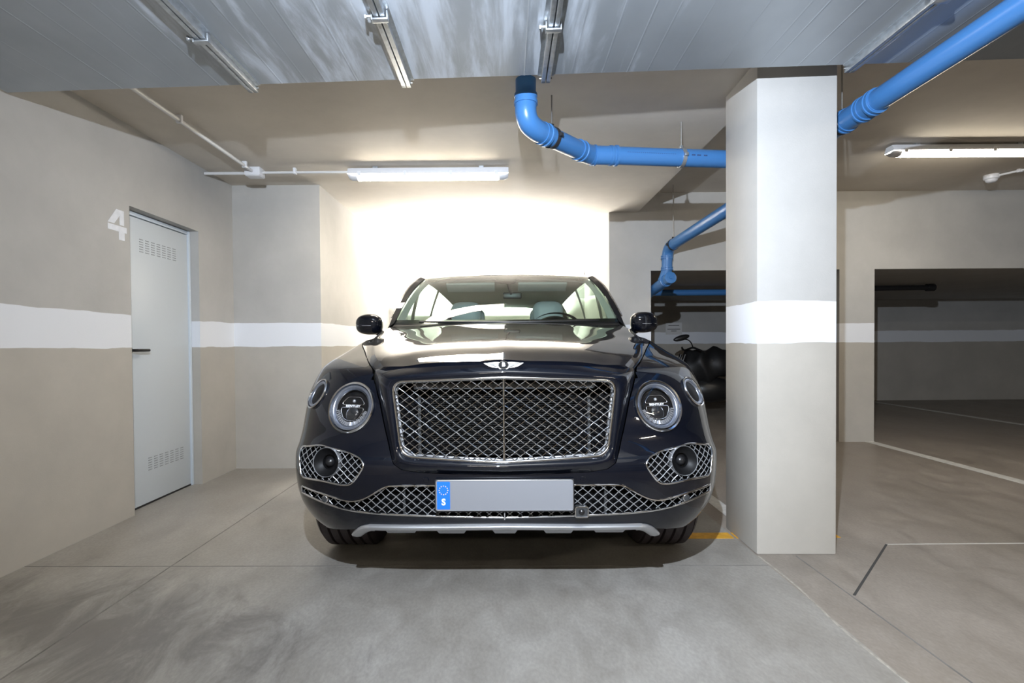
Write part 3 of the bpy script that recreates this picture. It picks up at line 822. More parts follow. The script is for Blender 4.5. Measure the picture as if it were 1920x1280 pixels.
# move the rim vertices of each opening exactly onto its outline
nz, ns_ = X.shape
nb = np.zeros_like(hole)
for di in (-1, 0, 1):
    for dj in (-1, 0, 1):
        if di or dj:
            sh_ = np.ones_like(hole)
            sh_[max(di, 0):nz + min(di, 0), max(dj, 0):ns_ + min(dj, 0)] = hole[max(-di, 0):nz + min(-di, 0), max(-dj, 0):ns_ + min(-dj, 0)]
            nb |= ~sh_
rim = hole & nb
Z2 = Zg.copy(); X0, Y0 = X.copy(), Y.copy()
for i, j in np.argwhere(rim):
    x, y, z = X[i, j], Y[i, j], Zg[i, j]
    t = tags_[i, j]
    if t >= 0:
        c = nearest_on((head_poly, lamp_poly, fog_poly, low_full, sur_full)[t], x, z)
        if abs(c[0] - x) + abs(c[1] - z) < .03:
            X[i, j], Z2[i, j] = max(c[0], 0), c[1]; Y[i, j] = float(ysurf(X[i, j], Z2[i, j]))
    elif arch[i, j]:
        ax = AX0 if y < 2.2 else AX1
        d = math.hypot(y - ax, z - AZ); Y[i, j] = ax + (y - ax) * AR / d; Z2[i, j] = AZ + (z - AZ) * AR / d
    elif hood_cut[i, j]:
        best = None
        for di, dj in ((0, 1), (-1, 0), (-1, 1), (0, -1), (1, 0), (1, 1), (-1, -1), (1, -1)):
            a_, b_ = i + di, j + dj
            if 0 <= a_ < nz and 0 <= b_ < ns_ and not hole[a_, b_]:
                g0 = X0[i, j] - float(seam(Y0[i, j])) - .003; g1 = X0[a_, b_] - float(seam(Y0[a_, b_])) - .003
                if g0 < 0 < g1 and Zg[a_, b_] > .93:
                    best = (a_, b_, g0 / (g0 - g1)); break
        if best:
            a_, b_, t_ = best
            X[i, j] = X0[i, j] + (X0[a_, b_] - X0[i, j]) * t_; Y[i, j] = Y0[i, j] + (Y0[a_, b_] - Y0[i, j]) * t_; Z2[i, j] = Zg[i, j] + (Zg[a_, b_] - Zg[i, j]) * t_
    elif bot_cut[i, j]:
        Z2[i, j] = float(zbot(x)); Y[i, j] = float(ysurf(x, Z2[i, j]))
dead = hole & ~rim
keep = ~(dead[:-1, :-1] | dead[1:, :-1] | dead[:-1, 1:] | dead[1:, 1:])
allrim = rim[:-1, :-1] & rim[1:, :-1] & rim[:-1, 1:] & rim[1:, 1:]
keep &= ~allrim
P3 = np.stack([X, Y, Z2], 2)
fx = .25 * (X[:-1, :-1] + X[1:, :-1] + X[:-1, 1:] + X[1:, 1:]); fy = .25 * (Y[:-1, :-1] + Y[1:, :-1] + Y[:-1, 1:] + Y[1:, 1:]); fz = .25 * (Z2[:-1, :-1] + Z2[1:, :-1] + Z2[:-1, 1:] + Z2[1:, 1:])
cut_z = .628 + .10 * np.clip((fx - .75) / .2, 0, 1) * 0
is_bump = (fz < cut_z) & (fy < .62)
is_rear = (fz < .70) & (fy > 4.38)
sel = {'front_bumper': is_bump, 'rear_bumper': is_rear}
rest = ~is_bump & ~is_rear
for nm, lo, hi in (('front_fender', -1, 1.46), ('front_door', 1.47, 2.62), ('rear_door', 2.63, 3.62), ('rear_quarter', 3.63, 9)):
    sel[nm] = rest & (fy > lo) & (fy < hi)
def panel_parts(nm, mask):
    mb = MB().grid(P3, keep=keep & mask)
    return mb
for nm, mask in sel.items():
    mb = panel_parts(nm, mask)
    if nm in ('front_bumper', 'rear_bumper'):
        mb.join(mb.mir()); part(mb, nm, M['body'], smooth=50, weld=True)
    else:
        pair(mb, nm, M['body'], smooth=50)

# ---- dark inner block so that no light shows through the openings
inn = MB()
inn.box((-.46, .19, .40), (.46, .21, .93)).box((-.74, .42, .36), (.74, .44, .90)).box((-.62, .30, .31), (.62, 4.7, .40)).box((-.84, .6, .33), (.84, 4.75, .36))
inn.box((-.46, .20, .36), (.46, 1.5, .90))
part(inn, 'underbody', M['dark'])
for a in (AX0, AX1):
    w = MB().lathe([(.45, -.34), (.45, .0)], frame((.86, a, AZ), (1, 0, 0)), 40)
    w.lathe([(0, -.34), (.45, -.34)], frame((.86, a, AZ), (1, 0, 0)), 40)
    w.v = [(x, y, max(z, .24)) for x, y, z in w.v]
    pair(w, 'wheel_arch_liner', M['dark'], smooth=60)

# ---- hood
HV = [0, .14, .36, .62, .84, 1.0]
cen = [(0.0, .018, 1.018), (0, .20, 1.068), (0, .55, 1.121), (0, .95, 1.170), (0, 1.28, 1.207), (0, 1.50, 1.230)]
cre = [(.500, .150, .993), (.570, .30, 1.028), (.658, .60, 1.068), (.765, .98, 1.108), (.815, 1.35, 1.166), (.832, 1.74, 1.218)]
def fender_z(x, y):
    lo, hi = .93, 1.125
    for _ in range(30):
        m_ = .5 * (lo + hi)
        if float(ysurf(x, m_)) < y: lo = m_
        else: hi = m_
    return lo
shu = []
for y, v in ((.108, 0), (.30, .14), (.58, .36), (.98, .62), (1.35, .84), (1.75, 1)):
    x = float(seam(y)) - .002
    shu.append((x, y, min(fender_z(x, y), 1.12) + .002))
shu[0] = (.553, .205, .977)
fc = [pch(HV, [p[k] for p in cen]) for k in range(3)]; fr2 = [pch(HV, [p[k] for p in cre]) for k in range(3)]; fs = [pch(HV, [p[k] for p in shu]) for k in range(3)]
NU, NVV = 44, 70
G = []
for v in np.linspace(0, 1, NVV):
    c = np.array([float(f(v)) for f in fc]); r = np.array([float(f(v)) for f in fr2]); s_ = np.array([float(f(v)) for f in fs])
    row = []
    for u in np.linspace(0, 1, NU):
        x = r[0] * u; y = c[1] + (r[1] - c[1]) * u ** 2; z = c[2] - (c[2] - r[2]) * u ** 2.3
        z += .0055 * max(0, 1 - x / .09) * (1 - .6 * v)
        z += -.006 * math.exp(-((u - .80) / .12) ** 2) * (1 - v * .5)
        row.append((x, y, z))
    for u in np.linspace(0, 1, 7)[1:]:
        q = r + (s_ - r) * u
        q[2] += .006 * math.sin(PI * u) * -1
        row.append(tuple(q))
    G.append(row)
lip = [[(x, y + .004, z - .010) for x, y, z in G[0]], [(x, y + .03, z - .014) for x, y, z in G[0]]]
G = lip[::-1] + G
hm = MB().grid(G); hm.join(hm.mir())
hood = part(hm, 'hood', M['body'], smooth=32, weld=True)

# ---- grille surround, frame, mesh
def gy(x, z): return -.022 + .30 * x * x + .05 * (z - .63)          # plane of the grille, slight prow
sur_in_h = fillet([(0, .956), (.442, .938), (.402, .648), (0, .634), (-.402, .648), (-.442, .938)], [.001, .052, .05, .001, .05, .052], 8)
out_full = sur_out + [(-x, z) for x, z in sur_out[::-1]][1:-1]
def by_angle(poly, n):
    P = np.array(spl(poly, 4, True) if len(poly) < 40 else poly); c = np.array([0, .79])
    a = np.arctan2((P[:, 1] - c[1]) / .6, P[:, 0] - c[0]); o = np.argsort(a); P = P[o]; a = a[o]
    A = np.concatenate([a - 2 * PI, a, a + 2 * PI]); Q = np.vstack([P, P, P])
    t = np.linspace(-PI, PI, n, endpoint=False)
    return np.stack([np.interp(t, A, Q[:, k]) for k in (0, 1)], 1)
NK = 240
I_ = by_angle([tuple(p) for p in resample(sur_in_h, 300, True)], NK); O_ = by_angle([tuple(p) for p in resample(out_full, 400, True)], NK)
SG = []
for k in range(NK):
    row = []
    yi = gy(*I_[k]) - .004; xo, zo = O_[k]
    yo = float(ysurf(min(abs(xo), .9), min(zo, .97)))
    yo -= .005
    if zo > .965: yo = .024 + .58 * xo * xo
    else: xo *= .991; zo += .003 * max(0, (.66 - zo) / .08)
    row.append((I_[k][0], yi + .035, I_[k][1]))
    for m_ in np.linspace(0, 1, 14):
        w = m_
        x = I_[k][0] + (xo - I_[k][0]) * w; z = I_[k][1] + (zo - I_[k][1]) * w
        y = yi + (yo - yi) * w ** 1.6 - .026 * math.sin(PI * w) ** .8 * (1 - w) ** .35
        row.append((x, y, z))
    row.append((xo, yo + .03, zo))
    SG.append(row)
part(MB().grid(SG, cu=True), 'grille_surround', M['body'], smooth=40)
gfr = [(x, gy(x, z) - .006, z) for x, z in resample(sur_in_h, 260, True)]
grille = part(MB().tube(gfr, .0065, 8, closed=True), 'grille_frame', M['chrome'], smooth=60)
gfr2 = [(x * .985, gy(x, z) + .014, .79 + (z - .79) * .975) for x, z in resample(sur_in_h, 260, True)]
part(MB().tube(gfr2, .006, 6, closed=True), 'inner_frame', M['satin'], grille, smooth=60)
part(MB().tube([(0, gy(0, z) - .004, z) for z in np.linspace(.635, .955, 12)], .0042, 8), 'centre_bar', M['chrome'], grille, smooth=60)

def mesh_wires(poly, ys, px, pz, r, phase=0.0, wav=.003, sides=5, x0=0.0, z0=0.0, excl=None):
    """woven diamond lattice clipped to an outline; ys(x,z) gives the depth"""
    mb = MB(); P = np.array(poly); xa, xb = P[:, 0].min(), P[:, 0].max(); za, zb = P[:, 1].min(), P[:, 1].max()
    sl = pz / px
    for sg in (1, -1):
        span = (xb - xa) * sl + (zb - za)
        kmax = int(span / pz) + 3
        for k in range(-kmax, kmax + 1):
            c = z0 + k * pz
            t = np.arange(xa, xb, px / 10.0)
            zz = c + sg * sl * (t - x0)
            ins = inpoly(poly, t, zz)
            if excl: ins &= np.hypot((t - excl[0]) / excl[2], (zz - excl[1]) / excl[3]) > 1
            i = 0
            while i < len(t):
                if not ins[i]: i += 1; continue
                j = i
                while j + 1 < len(t) and ins[j + 1]: j += 1
                if j - i >= 3:
                    st = 2 if j - i > 8 else 1
                    idx = list(range(i, j + 1, st))
                    if idx[-1] != j: idx.append(j)
                    pts = [(t[q], float(ys(t[q], zz[q])) + sg * wav * math.cos(2 * PI * (t[q] - x0) / px + k * PI), zz[q]) for q in idx]
                    mb.tube(pts, r, sides, caps=False)
                i = j + 1
    return mb
gm = mesh_wires([tuple(p) for p in resample(sur_in_h, 120, True)], lambda x, z: gy(x, z) + .002, .0412, .0302, .00175, x0=0, z0=.79)
tag(part(gm, 'grille_mesh', M['chrome'], grille, smooth=60), kind='stuff')
bk = MB().box((-.46, .15, .60), (.46, .17, .97))
part(bk, 'grille_backing', M['dark'], grille)
rad = MB()
for k in range(34): rad.box((-.30, .12, .63 + k * .0088), (.30, .13, .634 + k * .0088))
tag(part(rad, 'radiator_fins', M['radiator'], grille), kind='stuff')
for s in (-1, 1):
    part(MB().box((s * .335 - .006, .05, .63), (s * .335 + .006, .06, .88), .001), 'grille_support', M['trim_dark'], grille)
part(MB().box((-.36, .062, .905), (.36, .075, .93), .003), 'slam_panel', M['trim_dark'], grille)

# ---- winged emblem
E_c = (0, -.006, .998)
EM = frame(E_c, (0, -.86, .5)) @ Matrix.Diagonal((1, 1.25, 1, 1))
em = MB()
wing = [(.012, .0125), (.030, .0135), (.055, .0115), (.077, .0100), (.068, .0045), (.056, -.0015), (.042, -.0055), (.026, -.0065), (.012, -.006)]
em.prism(wing, 0, .004, EM).prism([(-x, y) for x, y in wing[::-1]], 0, .004, EM)
tail = [(-.020, -.006), (-.012, -.0145), (0, -.0185), (.012, -.0145), (.020, -.006)]
em.prism(tail[::-1], 0, .0035, EM)
for k in range(6):
    y = .0095 - k * .0026; x1 = .070 - k * .007
    for s in (-1, 1):
        em.tube([tuple(EM @ Vector((s * .018, y - .002, .0045))), tuple(EM @ Vector((s * x1, y + .001, .0045)))], .0007, 5)
eo = part(em, 'winged_emblem', M['chrome'], smooth=30)
oval = [(.0175 * math.cos(a), .0125 * math.sin(a) + .003) for a in np.linspace(0, 2 * PI, 32, endpoint=False)]
part(MB().prism(oval, .003, .0058, EM), 'emblem_disc', M['matte_black'], eo)
part(MB().tube([tuple(EM @ Vector((x * 1.06, (y - .003) * 1.06 + .003, .005))) for x, y in oval], .0012, 6, closed=True), 'emblem_ring', M['chrome'], eo, smooth=60)
part(MB().text('B', .0185, .0006, EM @ Matrix.Translation((0, .003, .0065)), bold=.0009, sx=1.25), 'emblem_letter', M['white'], eo)

# ---- headlights
def rot_text_frame(Mx, s):
    return Mx
def headlight(s):
    """s = 1 right side, -1 left side"""
    def fin(mb): return mb if s > 0 else mb.mir()
    hb = MB().lathe([(.102, -.006), (.100, -.026), (0, -.028)], HM, 48)
    h = part(fin(hb), 'headlight', M['matte_black'], smooth=50)
    part(fin(MB().lathe([(.101, -.010), (.1065, -.003), (.1085, .002), (.1055, .006), (.0995, .0045), (.0970, -.006)], HM, 64)), 'outer_ring', M['chrome'], h, smooth=50)
    part(fin(MB().lathe([(.0955, -.008), (.094, .001), (.088, .001), (.081, -.004), (.0785, -.014)], HM, 64)), 'halo_ring', M['ring_grey'], h, smooth=50)
    part(fin(MB().lathe([(.0785, -.012), (.0765, -.008), (.0745, -.012)], HM, 64)), 'trim_ring', M['chrome'], h, smooth=50)
    cr = MB()
    for k in range(30):
        a = math.radians(192 + k * 156 / 29)
        ca, sa = math.cos(a), math.sin(a)
        R0, R1 = .060, .0755
        w = .0026
        q = [(R0 * ca - w * sa, R0 * sa + w * ca), (R1 * ca - w * sa, R1 * sa + w * ca), (R1 * ca + w * sa, R1 * sa - w * ca), (R0 * ca + w * sa, R0 * sa - w * ca)]
        cr.prism(q, -.022, -.014 + .004 * (k % 3), HM)
    tag(part(fin(cr), 'daytime_crystals', M['crystal'], h), kind='stuff')
    up_ = fillet([(-.051, .0145), (.051, .0145), (.051, .023), (.030, .047), (-.030, .047), (-.051, .023)], .011, 4)
    lo_ = fillet([(-.053, .0015), (-.053, -.014), (-.036, -.044), (-.017, -.053), (.017, -.053), (.036, -.044), (.053, -.014), (.053, .0015)], .009, 4)
    part(fin(MB().lathe([(0, -.020), (.060, -.020), (.064, -.027)], HM, 40)), 'lamp_module', M['matte_black'], h, smooth=40)
    for pl, nm in ((up_, 'upper_lens'), (lo_, 'lower_lens')):
        part(fin(MB().tube([tuple(HM @ Vector((x, y, -.012))) for x, y in pl], .0017, 6, closed=True)), 'lens_outline', M['chrome'], h, smooth=60)
        part(fin(MB().prism(pl, -.020, -.015, HM)), nm, M['matte_black'], h)
    pj = MB().lathe([(.031, -.015), (.027, -.011), (.016, -.007), (0, -.005)], HM @ Matrix.Translation((0, -.024, 0)), 32)
    part(fin(pj), 'projector', M['projector'], h, smooth=60)
    part(fin(MB().lathe([(.0075, -.015), (.006, -.010), (0, -.008)], HM @ Matrix.Translation((0, .030, 0)), 20)), 'high_beam', M['crystal'], h, smooth=60)
    tm = MB().text('BENTLEY', .0115, .0005, None, bold=.0002, sx=1.5)
    if s < 0: tm = tm.mir()
    t2 = MB().add(tm.v, tm.f, HM @ Matrix.Translation((0, .0080, -.012)))
    part(fin(t2), 'lamp_lettering', M['white'], h)
    part(fin(MB().lathe([(.0965, .001), (.080, .005), (.052, .009), (.025, .0108), (0, .0112)], HM, 48)), 'lens', M['lens'], h, smooth=60)
    l = part(fin(MB().lathe([(.066, -.006), (.060, -.014), (0, -.016)], LM, 40)), 'side_lamp', M['matte_black'], smooth=50)
    part(fin(MB().lathe([(.066, -.010), (.0705, -.003), (.0718, .001), (.069, .0045), (.065, .003), (.063, -.005)], LM, 56)), 'outer_ring', M['chrome'], l, smooth=50)
    part(fin(MB().lathe([(.062, -.006), (.060, .000), (.054, .001), (.048, -.003), (.046, -.009)], LM, 56)), 'halo_ring', M['ring_grey'], l, smooth=50)
    part(fin(MB().lathe([(.047, -.006), (.034, -.003), (0, -.001)], LM, 40)), 'lamp_centre', M['matte_black'], l, smooth=60)
headlight(1); headlight(-1)

# ---- fog light panels
def yfog(x, z): return float(ysurf(min(x, .955 * float(fW(z))), z)) + .012
FN = snorm(*FOG_C); FM = frame((FOG_C[0], float(ysurf(*FOG_C)) + .017, FOG_C[1]), (FN + Vector((0, -.6, 0))).normalized())
fog_cut = [p for p in fog_poly]
for s in (1, -1):
    fin = (lambda m: m) if s > 0 else (lambda m: m.mir())
    fo = part(fin(MB().tube([(x, float(ysurf(x, z)) - .001, z) for x, z in resample(fog_poly, 120, True)], .0042, 6, closed=True)), 'fog_lamp_panel', M['chrome'], smooth=60)
    back = MB().add([(x, float(ysurf(x, z)) + .035, z) for x, z in resample(fog_poly, 60, True)], [tuple(range(60))])
    rimq = resample(fog_poly, 60, True)
    back.grid([[(x, float(ysurf(x, z)), z), (x, float(ysurf(x, z)) + .036, z)] for x, z in rimq], cu=True)
    part(fin(back), 'panel_backing', M['dark'], fo)
    tag(part(fin(mesh_wires([tuple(p) for p in resample(fog_poly, 100, True)], yfog, .0325, .0300, .0016, x0=FOG_C[0], z0=FOG_C[1] + .01, wav=.0015, excl=(FOG_C[0], FOG_C[1], .056, .060))), 'panel_mesh', M['satin'], fo, smooth=60), kind='stuff')
    part(fin(MB().lathe([(.0545, -.015), (.0570, .004), (.0585, .006), (.0600, .003), (.0600, -.02)], FM, 48)), 'fog_ring', M['satin'], fo, smooth=50)
    part(fin(MB().lathe([(.056, .004), (.051, -.002), (.038, -.016), (.030, -.020), (.028, -.034), (0, -.036)], FM, 48)), 'fog_cone', M['matte_black'], fo, smooth=50)
    part(fin(MB().lathe([(.020, -.026), (.017, -.018), (.010, -.012), (0, -.010)], FM, 32)), 'fog_lens', M['black_satin'], fo, smooth=60)

# ---- lower grille, number plate, sensors
lo_sym = [tuple(p) for p in low_top] + [(-x, z) for x, z in low_top[::-1]][1:] + [(-x, z) for x, z in low_bot[::-1]][:-1] + [tuple(p) for p in low_bot]
lo_sym = [tuple(p) for p in low_top] + [(-x, z) for x, z in list(low_top)[::-1][1:]] + [(-x, z) for x, z in list(low_bot)[::-1][:-1]] + [tuple(p) for p in low_bot]
lr = resample(lo_sym, 360, True)
lg = part(MB().tube([(x, float(ysurf(x, z)) - .001, z) for x, z in lr], .0042, 6, closed=True), 'lower_grille', M['chrome'], smooth=60)
tag(part(mesh_wires([tuple(p) for p in lr], lambda x, z: ysurf(x, z) + .010, .0405, .0350, .0017, x0=.0, z0=.47, wav=.002), 'lower_mesh', M['satin'], lg, smooth=60), kind='stuff')
bq = MB().grid([[(x, float(ysurf(x, z)), z), (x, float(ysurf(x, z)) + .05, z)] for x, z in lr], cu=True)
XX = np.linspace(-.93, .93, 60)
bq.grid([[(x, float(ysurf(x, .45)) + .05, z) for z in (.38, .60)] for x in XX])
part(bq, 'lower_backing', M['dark'], lg, smooth=40)
for s in (-1, 1):
    part(MB().box((s * .395 - .004, .03, .41), (s * .395 + .004, .045, .53), .001), 'grille_support', M['trim_dark'], lg)
part(MB().box((-.0022, -.006, .405), (.0022, .006, .432)), 'centre_tab', M['satin'], lg)
PZ = .5055
plate = part(MB().box((-.268, -.020, PZ - .066), (.268, -.006, PZ + .062), .006), 'number_plate', M['black_plastic'], smooth=30)
rp = fillet([(-.262, -.058), (.262, -.058), (.262, .058), (-.262, .058)], .008, 4)
PMx = Matrix(((1, 0, 0, 0), (0, 0, -1, -.020), (0, 1, 0, PZ), (0, 0, 0, 1)))
part(MB().prism(rp, 0, .002, PMx), 'plate_sheet', M['plate_white'], plate)
part(MB().tube([tuple(PMx @ Vector((x, y, .002))) for x, y in rp], .0016, 6, closed=True), 'plate_rim', M['satin'], plate, smooth=60)
part(MB().prism(fillet([(-.258, -.053), (-.208, -.053), (-.208, .053), (-.258, .053)], .003, 2), .0018, .0028, PMx), 'country_band', M['plate_blue'], plate)
part(MB().text('S', .034, .0004, PMx @ Matrix.Translation((-.233, -.026, .003)), bold=.0012), 'country_letter', M['white'], plate)
st = MB()
for k in range(12):
    a = 2 * PI * k / 12
    cx, cz = -.233 + .0165 * math.cos(a), .020 + .0165 * math.sin(a)
    st.prism([(cx + (.0028 if q % 2 == 0 else .0012) * math.sin(q * PI / 5), cz + (.0028 if q % 2 == 0 else .0012) * math.cos(q * PI / 5)) for q in range(10)], .0027, .0033, PMx)
tag(part(st, 'star_ring', M['star'], plate), kind='stuff')
cam_sq = fillet([(-.024, -.020), (.024, -.020), (.024, .020), (-.024, .020)], .008, 4)
CMx = Matrix(((1, 0, 0, .296), (0, 0, -1, -.004), (0, 1, 0, .437), (0, 0, 0, 1)))
fc_ = part(MB().prism(cam_sq, -.02, .008, CMx), 'front_camera', M['trim_dark'])
part(MB().tube([tuple(CMx @ Vector((x, y, .008))) for x, y in cam_sq], .0038, 6, closed=True), 'camera_frame', M['chrome'], fc_, smooth=60)
part(MB().lathe([(.012, .008), (.010, .013), (0, .015)], CMx, 20), 'camera_lens', M['black_satin'], fc_, smooth=60)
SX, SZ = on_front(339, 288)
for s in (1, -1):
    fin = (lambda m: m) if s > 0 else (lambda m: m.mir())
    SM = frame((SX, float(ysurf(SX, SZ)) - .002, SZ), (.25, -1, 0))
    q = part(fin(MB().lathe([(.015, -.02), (.015, .004), (.012, .007)], SM, 24)), 'parking_sensor', M['chrome'], smooth=50)
    part(fin(MB().lathe([(.012, .006), (0, .007)], SM, 20)), 'sensor_face', M['trim_dark'], q)
    x, z = on_front(148, 253)
    part(fin(MB().lathe([(.011, -.01), (.011, .001), (.009, .003), (0, .003)], frame((x, float(ysurf(x, z)), z), snorm(x, z)), 20)), 'parking_sensor', M['body'], smooth=40)

# ---- satin skid bar and fins below the bumper
half = spl([(.632, .306), (.612, .328), (.588, .350), (.555, .364), (.50, .369), (.25, .374), (0, .377)], 8)
tp = half + [(-x, z) for x, z in half[::-1]][1:]
SKG = []
for x, z in tp:
    t = abs(x)
    y = float(ysurf(x, max(z, .30))) - .012
    th = .027 if t < .54 else max(.010, .030 * (1 - .5 * (t - .54) / .09))
    dxo = 0 if t < .5 else -math.copysign(.035 * min(1, (t - .5) / .08), x)
    SKG.append([(x, y + .03, z + .004), (x, y + .004, z), (x + dxo * .15, y - .002, z - th * .3), (x + dxo * .6, y + .004, z - th * .75), (x + dxo, y + .018, z - th), (x + dxo, y + .07, z - th - .002)])
skid = part(MB().grid(SKG), 'skid_bar', M['satin'], smooth=50)
fb = MB().grid([[(x, float(ysurf(x, .33)) + .045, .350), (x, float(ysurf(x, .33)) + .055, .333), (x, .35, .30), (x, .6, .29)] for x in np.linspace(-.56, .56, 40)])
part(fb, 'lower_tray', M['trim_dark'], skid, smooth=40)
for xc, w in ((-.42, .055), (-.215, .05), (0.0, .04), (.215, .05), (.42, .055)):
    y0_ = float(ysurf(xc, .33)) + .012
    f = MB().add([(xc - w - .015, y0_, .345), (xc + w + .015, y0_, .345), (xc + w, y0_ + .012, .322), (xc - w, y0_ + .012, .322), (xc - w - .015, y0_ + .15, .345), (xc + w + .015, y0_ + .15, .345), (xc + w, y0_ + .15, .318), (xc - w, y0_ + .15, .318)],
                 [(0, 1, 2, 3), (3, 2, 6, 7), (0, 3, 7, 4), (1, 5, 6, 2), (4, 5, 1, 0), (4, 7, 6, 5)])
    part(f, 'skid_fin', M['alloy'], skid)

# ---- wheels
TW, TR = .285, .372
for ax in (AX0, AX1):
    for s in (1, -1):
        xc = s * .810
        Mx = frame((xc, ax, TR), (s, 0, 0))
        h = TW / 2
        prof = [(.255, -h * .82), (.30, -h), (.345, -h * .96), (.364, -h * .84)]
        for a, b in ((-.78, -.56), (-.46, -.22), (-.12, .12), (.22, .46), (.56, .78)):
            prof += [(.358, h * (a - .03)), (.372, h * a), (.373, h * (a + b) / 2), (.372, h * b), (.358, h * (b + .03))]
        prof += [(.364, h * .84), (.345, h * .96), (.30, h), (.255, h * .82)]
        ty = MB().lathe(prof, Mx, 72)
        ty.v = [(x, y, max(z, .001)) for x, y, z in ty.v]
        w = part(ty, 'wheel', M['tyre'], smooth=35)
        rm = MB().lathe([(.256, -h * .8), (.25, -.02), (.25, h * .6), (.262, h * .84), (.250, h * .86), (.235, h * .6)], Mx, 56)
        part(rm, 'rim', M['alloy'], w, smooth=40)
        sp_ = MB()
        for k in range(10):
            a = 2 * PI * k / 10
            ca, sa = math.cos(a), math.sin(a)
            q = [(.03 * ca - .022 * sa, .03 * sa + .022 * ca), (.243 * ca - .014 * sa, .243 * sa + .014 * ca), (.243 * ca + .014 * sa, .243 * sa - .014 * ca), (.03 * ca + .022 * sa, .03 * sa - .022 * ca)]
            sp_.prism(q, .055, .088, Mx)
        sp_.lathe([(.055, .05), (.055, .092), (.03, .098), (0, .098)], Mx, 24)
        part(sp_, 'spokes', M['alloy'], w, smooth=30)
        part(MB().lathe([(.05, -.03), (.185, -.03), (.185, .0), (.05, .0)], Mx, 36), 'brake_disc', M['satin'], w, smooth=30)

# ---- greenhouse
base_c = spl([(0, 1.535, 1.226), (.30, 1.565, 1.229), (.58, 1.655, 1.236), (.75, 1.76, 1.243), (.832, 1.835, 1.247)], 6)
head_c = spl([(0, 2.315, 1.662), (.25, 2.322, 1.661), (.45, 2.34, 1.656), (.62, 2.37, 1.650), (.695, 2.395, 1.645)], 6)
bq_, hq_ = resample(base_c, 30), resample(head_c, 30)
def wind(t, i):
    p = bq_[i] * (1 - t) + hq_[i] * t
    p[2] += .045 * math.sin(PI * t) * (1 - .25 * abs(i / 29.)); p[1] -= .02 * math.sin(PI * t)
    return tuple(p)
WG = [[wind(t, i) for t in np.linspace(0, 1, 20)] for i in range(30)]
wm = MB().grid(WG); wm.join(wm.mir())
ws = part(wm, 'windshield', M['glass'], smooth=60, weld=True)
fb_ = MB()
FG = [[tuple(np.array(wind(t, i)) + (0, .004, -.003)) for t in (-.02, .0, .03, .055)] for i in range(30)]
fb_.grid(FG); TG = [[tuple(np.array(wind(t, i)) + (0, .004, -.003)) for t in (.96, 1.0, 1.01)] for i in range(30)]
fb_.grid(TG); fb_.join(fb_.mir())
part(fb_, 'windshield_border', M['black_satin'], ws, smooth=60)
sg = [(-.15, .995), (.15, .995), (.105, .93), (.075, .845), (.045, .81), (-.045, .81), (-.075, .845), (-.105, .93)]
hs = MB().add([tuple(np.array(wind(t, 0)) + (x, .012, -.008)) for x, t in sg], [tuple(range(8))])
hs.add([tuple(np.array(wind(t, 0)) + (x * .9, .05, -.03)) for x, t in sg], [tuple(range(8))])
part(hs, 'sensor_housing', M['matte_black'], ws)
# cowl and wipers
cw = MB().grid([[tuple(np.array(G[-1][min(int(i * 43 / 29), 43)]) + (0, .004, -.006)), tuple(np.array(bq_[i]) + (0, .02, -.004))] for i in range(30)])
cw.join(cw.mir()); cowl = part(cw, 'cowl', M['black_plastic'], smooth=60)
for x0_, x1_ in ((-.62, .02), (.02, .66)):
    w = MB().tube([(x, float(np.interp(abs(x), bq_[:, 0], bq_[:, 1])) - .005 + .02, float(np.interp(abs(x), bq_[:, 0], bq_[:, 2])) + .012) for x in np.linspace(x0_, x1_, 12)], .007, 6)
    part(w, 'wiper', M['black_plastic'], cowl, smooth=50)
# A pillar outer edge and roof edge line
apil = spl([(.885, 1.80, 1.165), (.876, 1.88, 1.255), (.838, 2.03, 1.405), (.792, 2.22, 1.555), (.745, 2.42, 1.655)], 8)
redge = spl([(.745, 2.42, 1.655), (.752, 2.70, 1.690), (.750, 3.10, 1.700), (.738, 3.60, 1.682), (.700, 4.15, 1.630), (.650, 4.62, 1.545)], 8)
belt = spl([(.878, 1.80, 1.135), (.876, 2.4, 1.140), (.876, 3.1, 1.150), (.874, 3.8, 1.165), (.845, 4.35, 1.185), (.780, 4.80, 1.20)], 10)
ge = resample([wind(t, 29) for t in np.linspace(0, 1, 24)], 33)
ao = resample(apil, 33)
AP = []
for k in range(33):
    a, b = ge[k], ao[k]
    m_ = .5 * (a + b) + np.array([.010, -.016, .012])
    AP.append([tuple(a + (.0, .004, -.002)), tuple(a * .97 + b * .03 + (0, -.006, .004)), tuple(m_), tuple(b), tuple(b + (-.03, .03, -.01))])
pair(MB().grid(AP), 'a_pillar', M['body'], smooth=60)
AT = [[tuple(ge[k] + np.array((-.005, .012, -.01))), tuple(ge[k] * .5 + ao[k] * .5 + np.array((-.055, .10, -.02))), tuple(ao[k] + np.array((-.03, .10, -.02)))] for k in range(33)]
pair(MB().grid(AT), 'pillar_trim', M['headliner'], smooth=60)
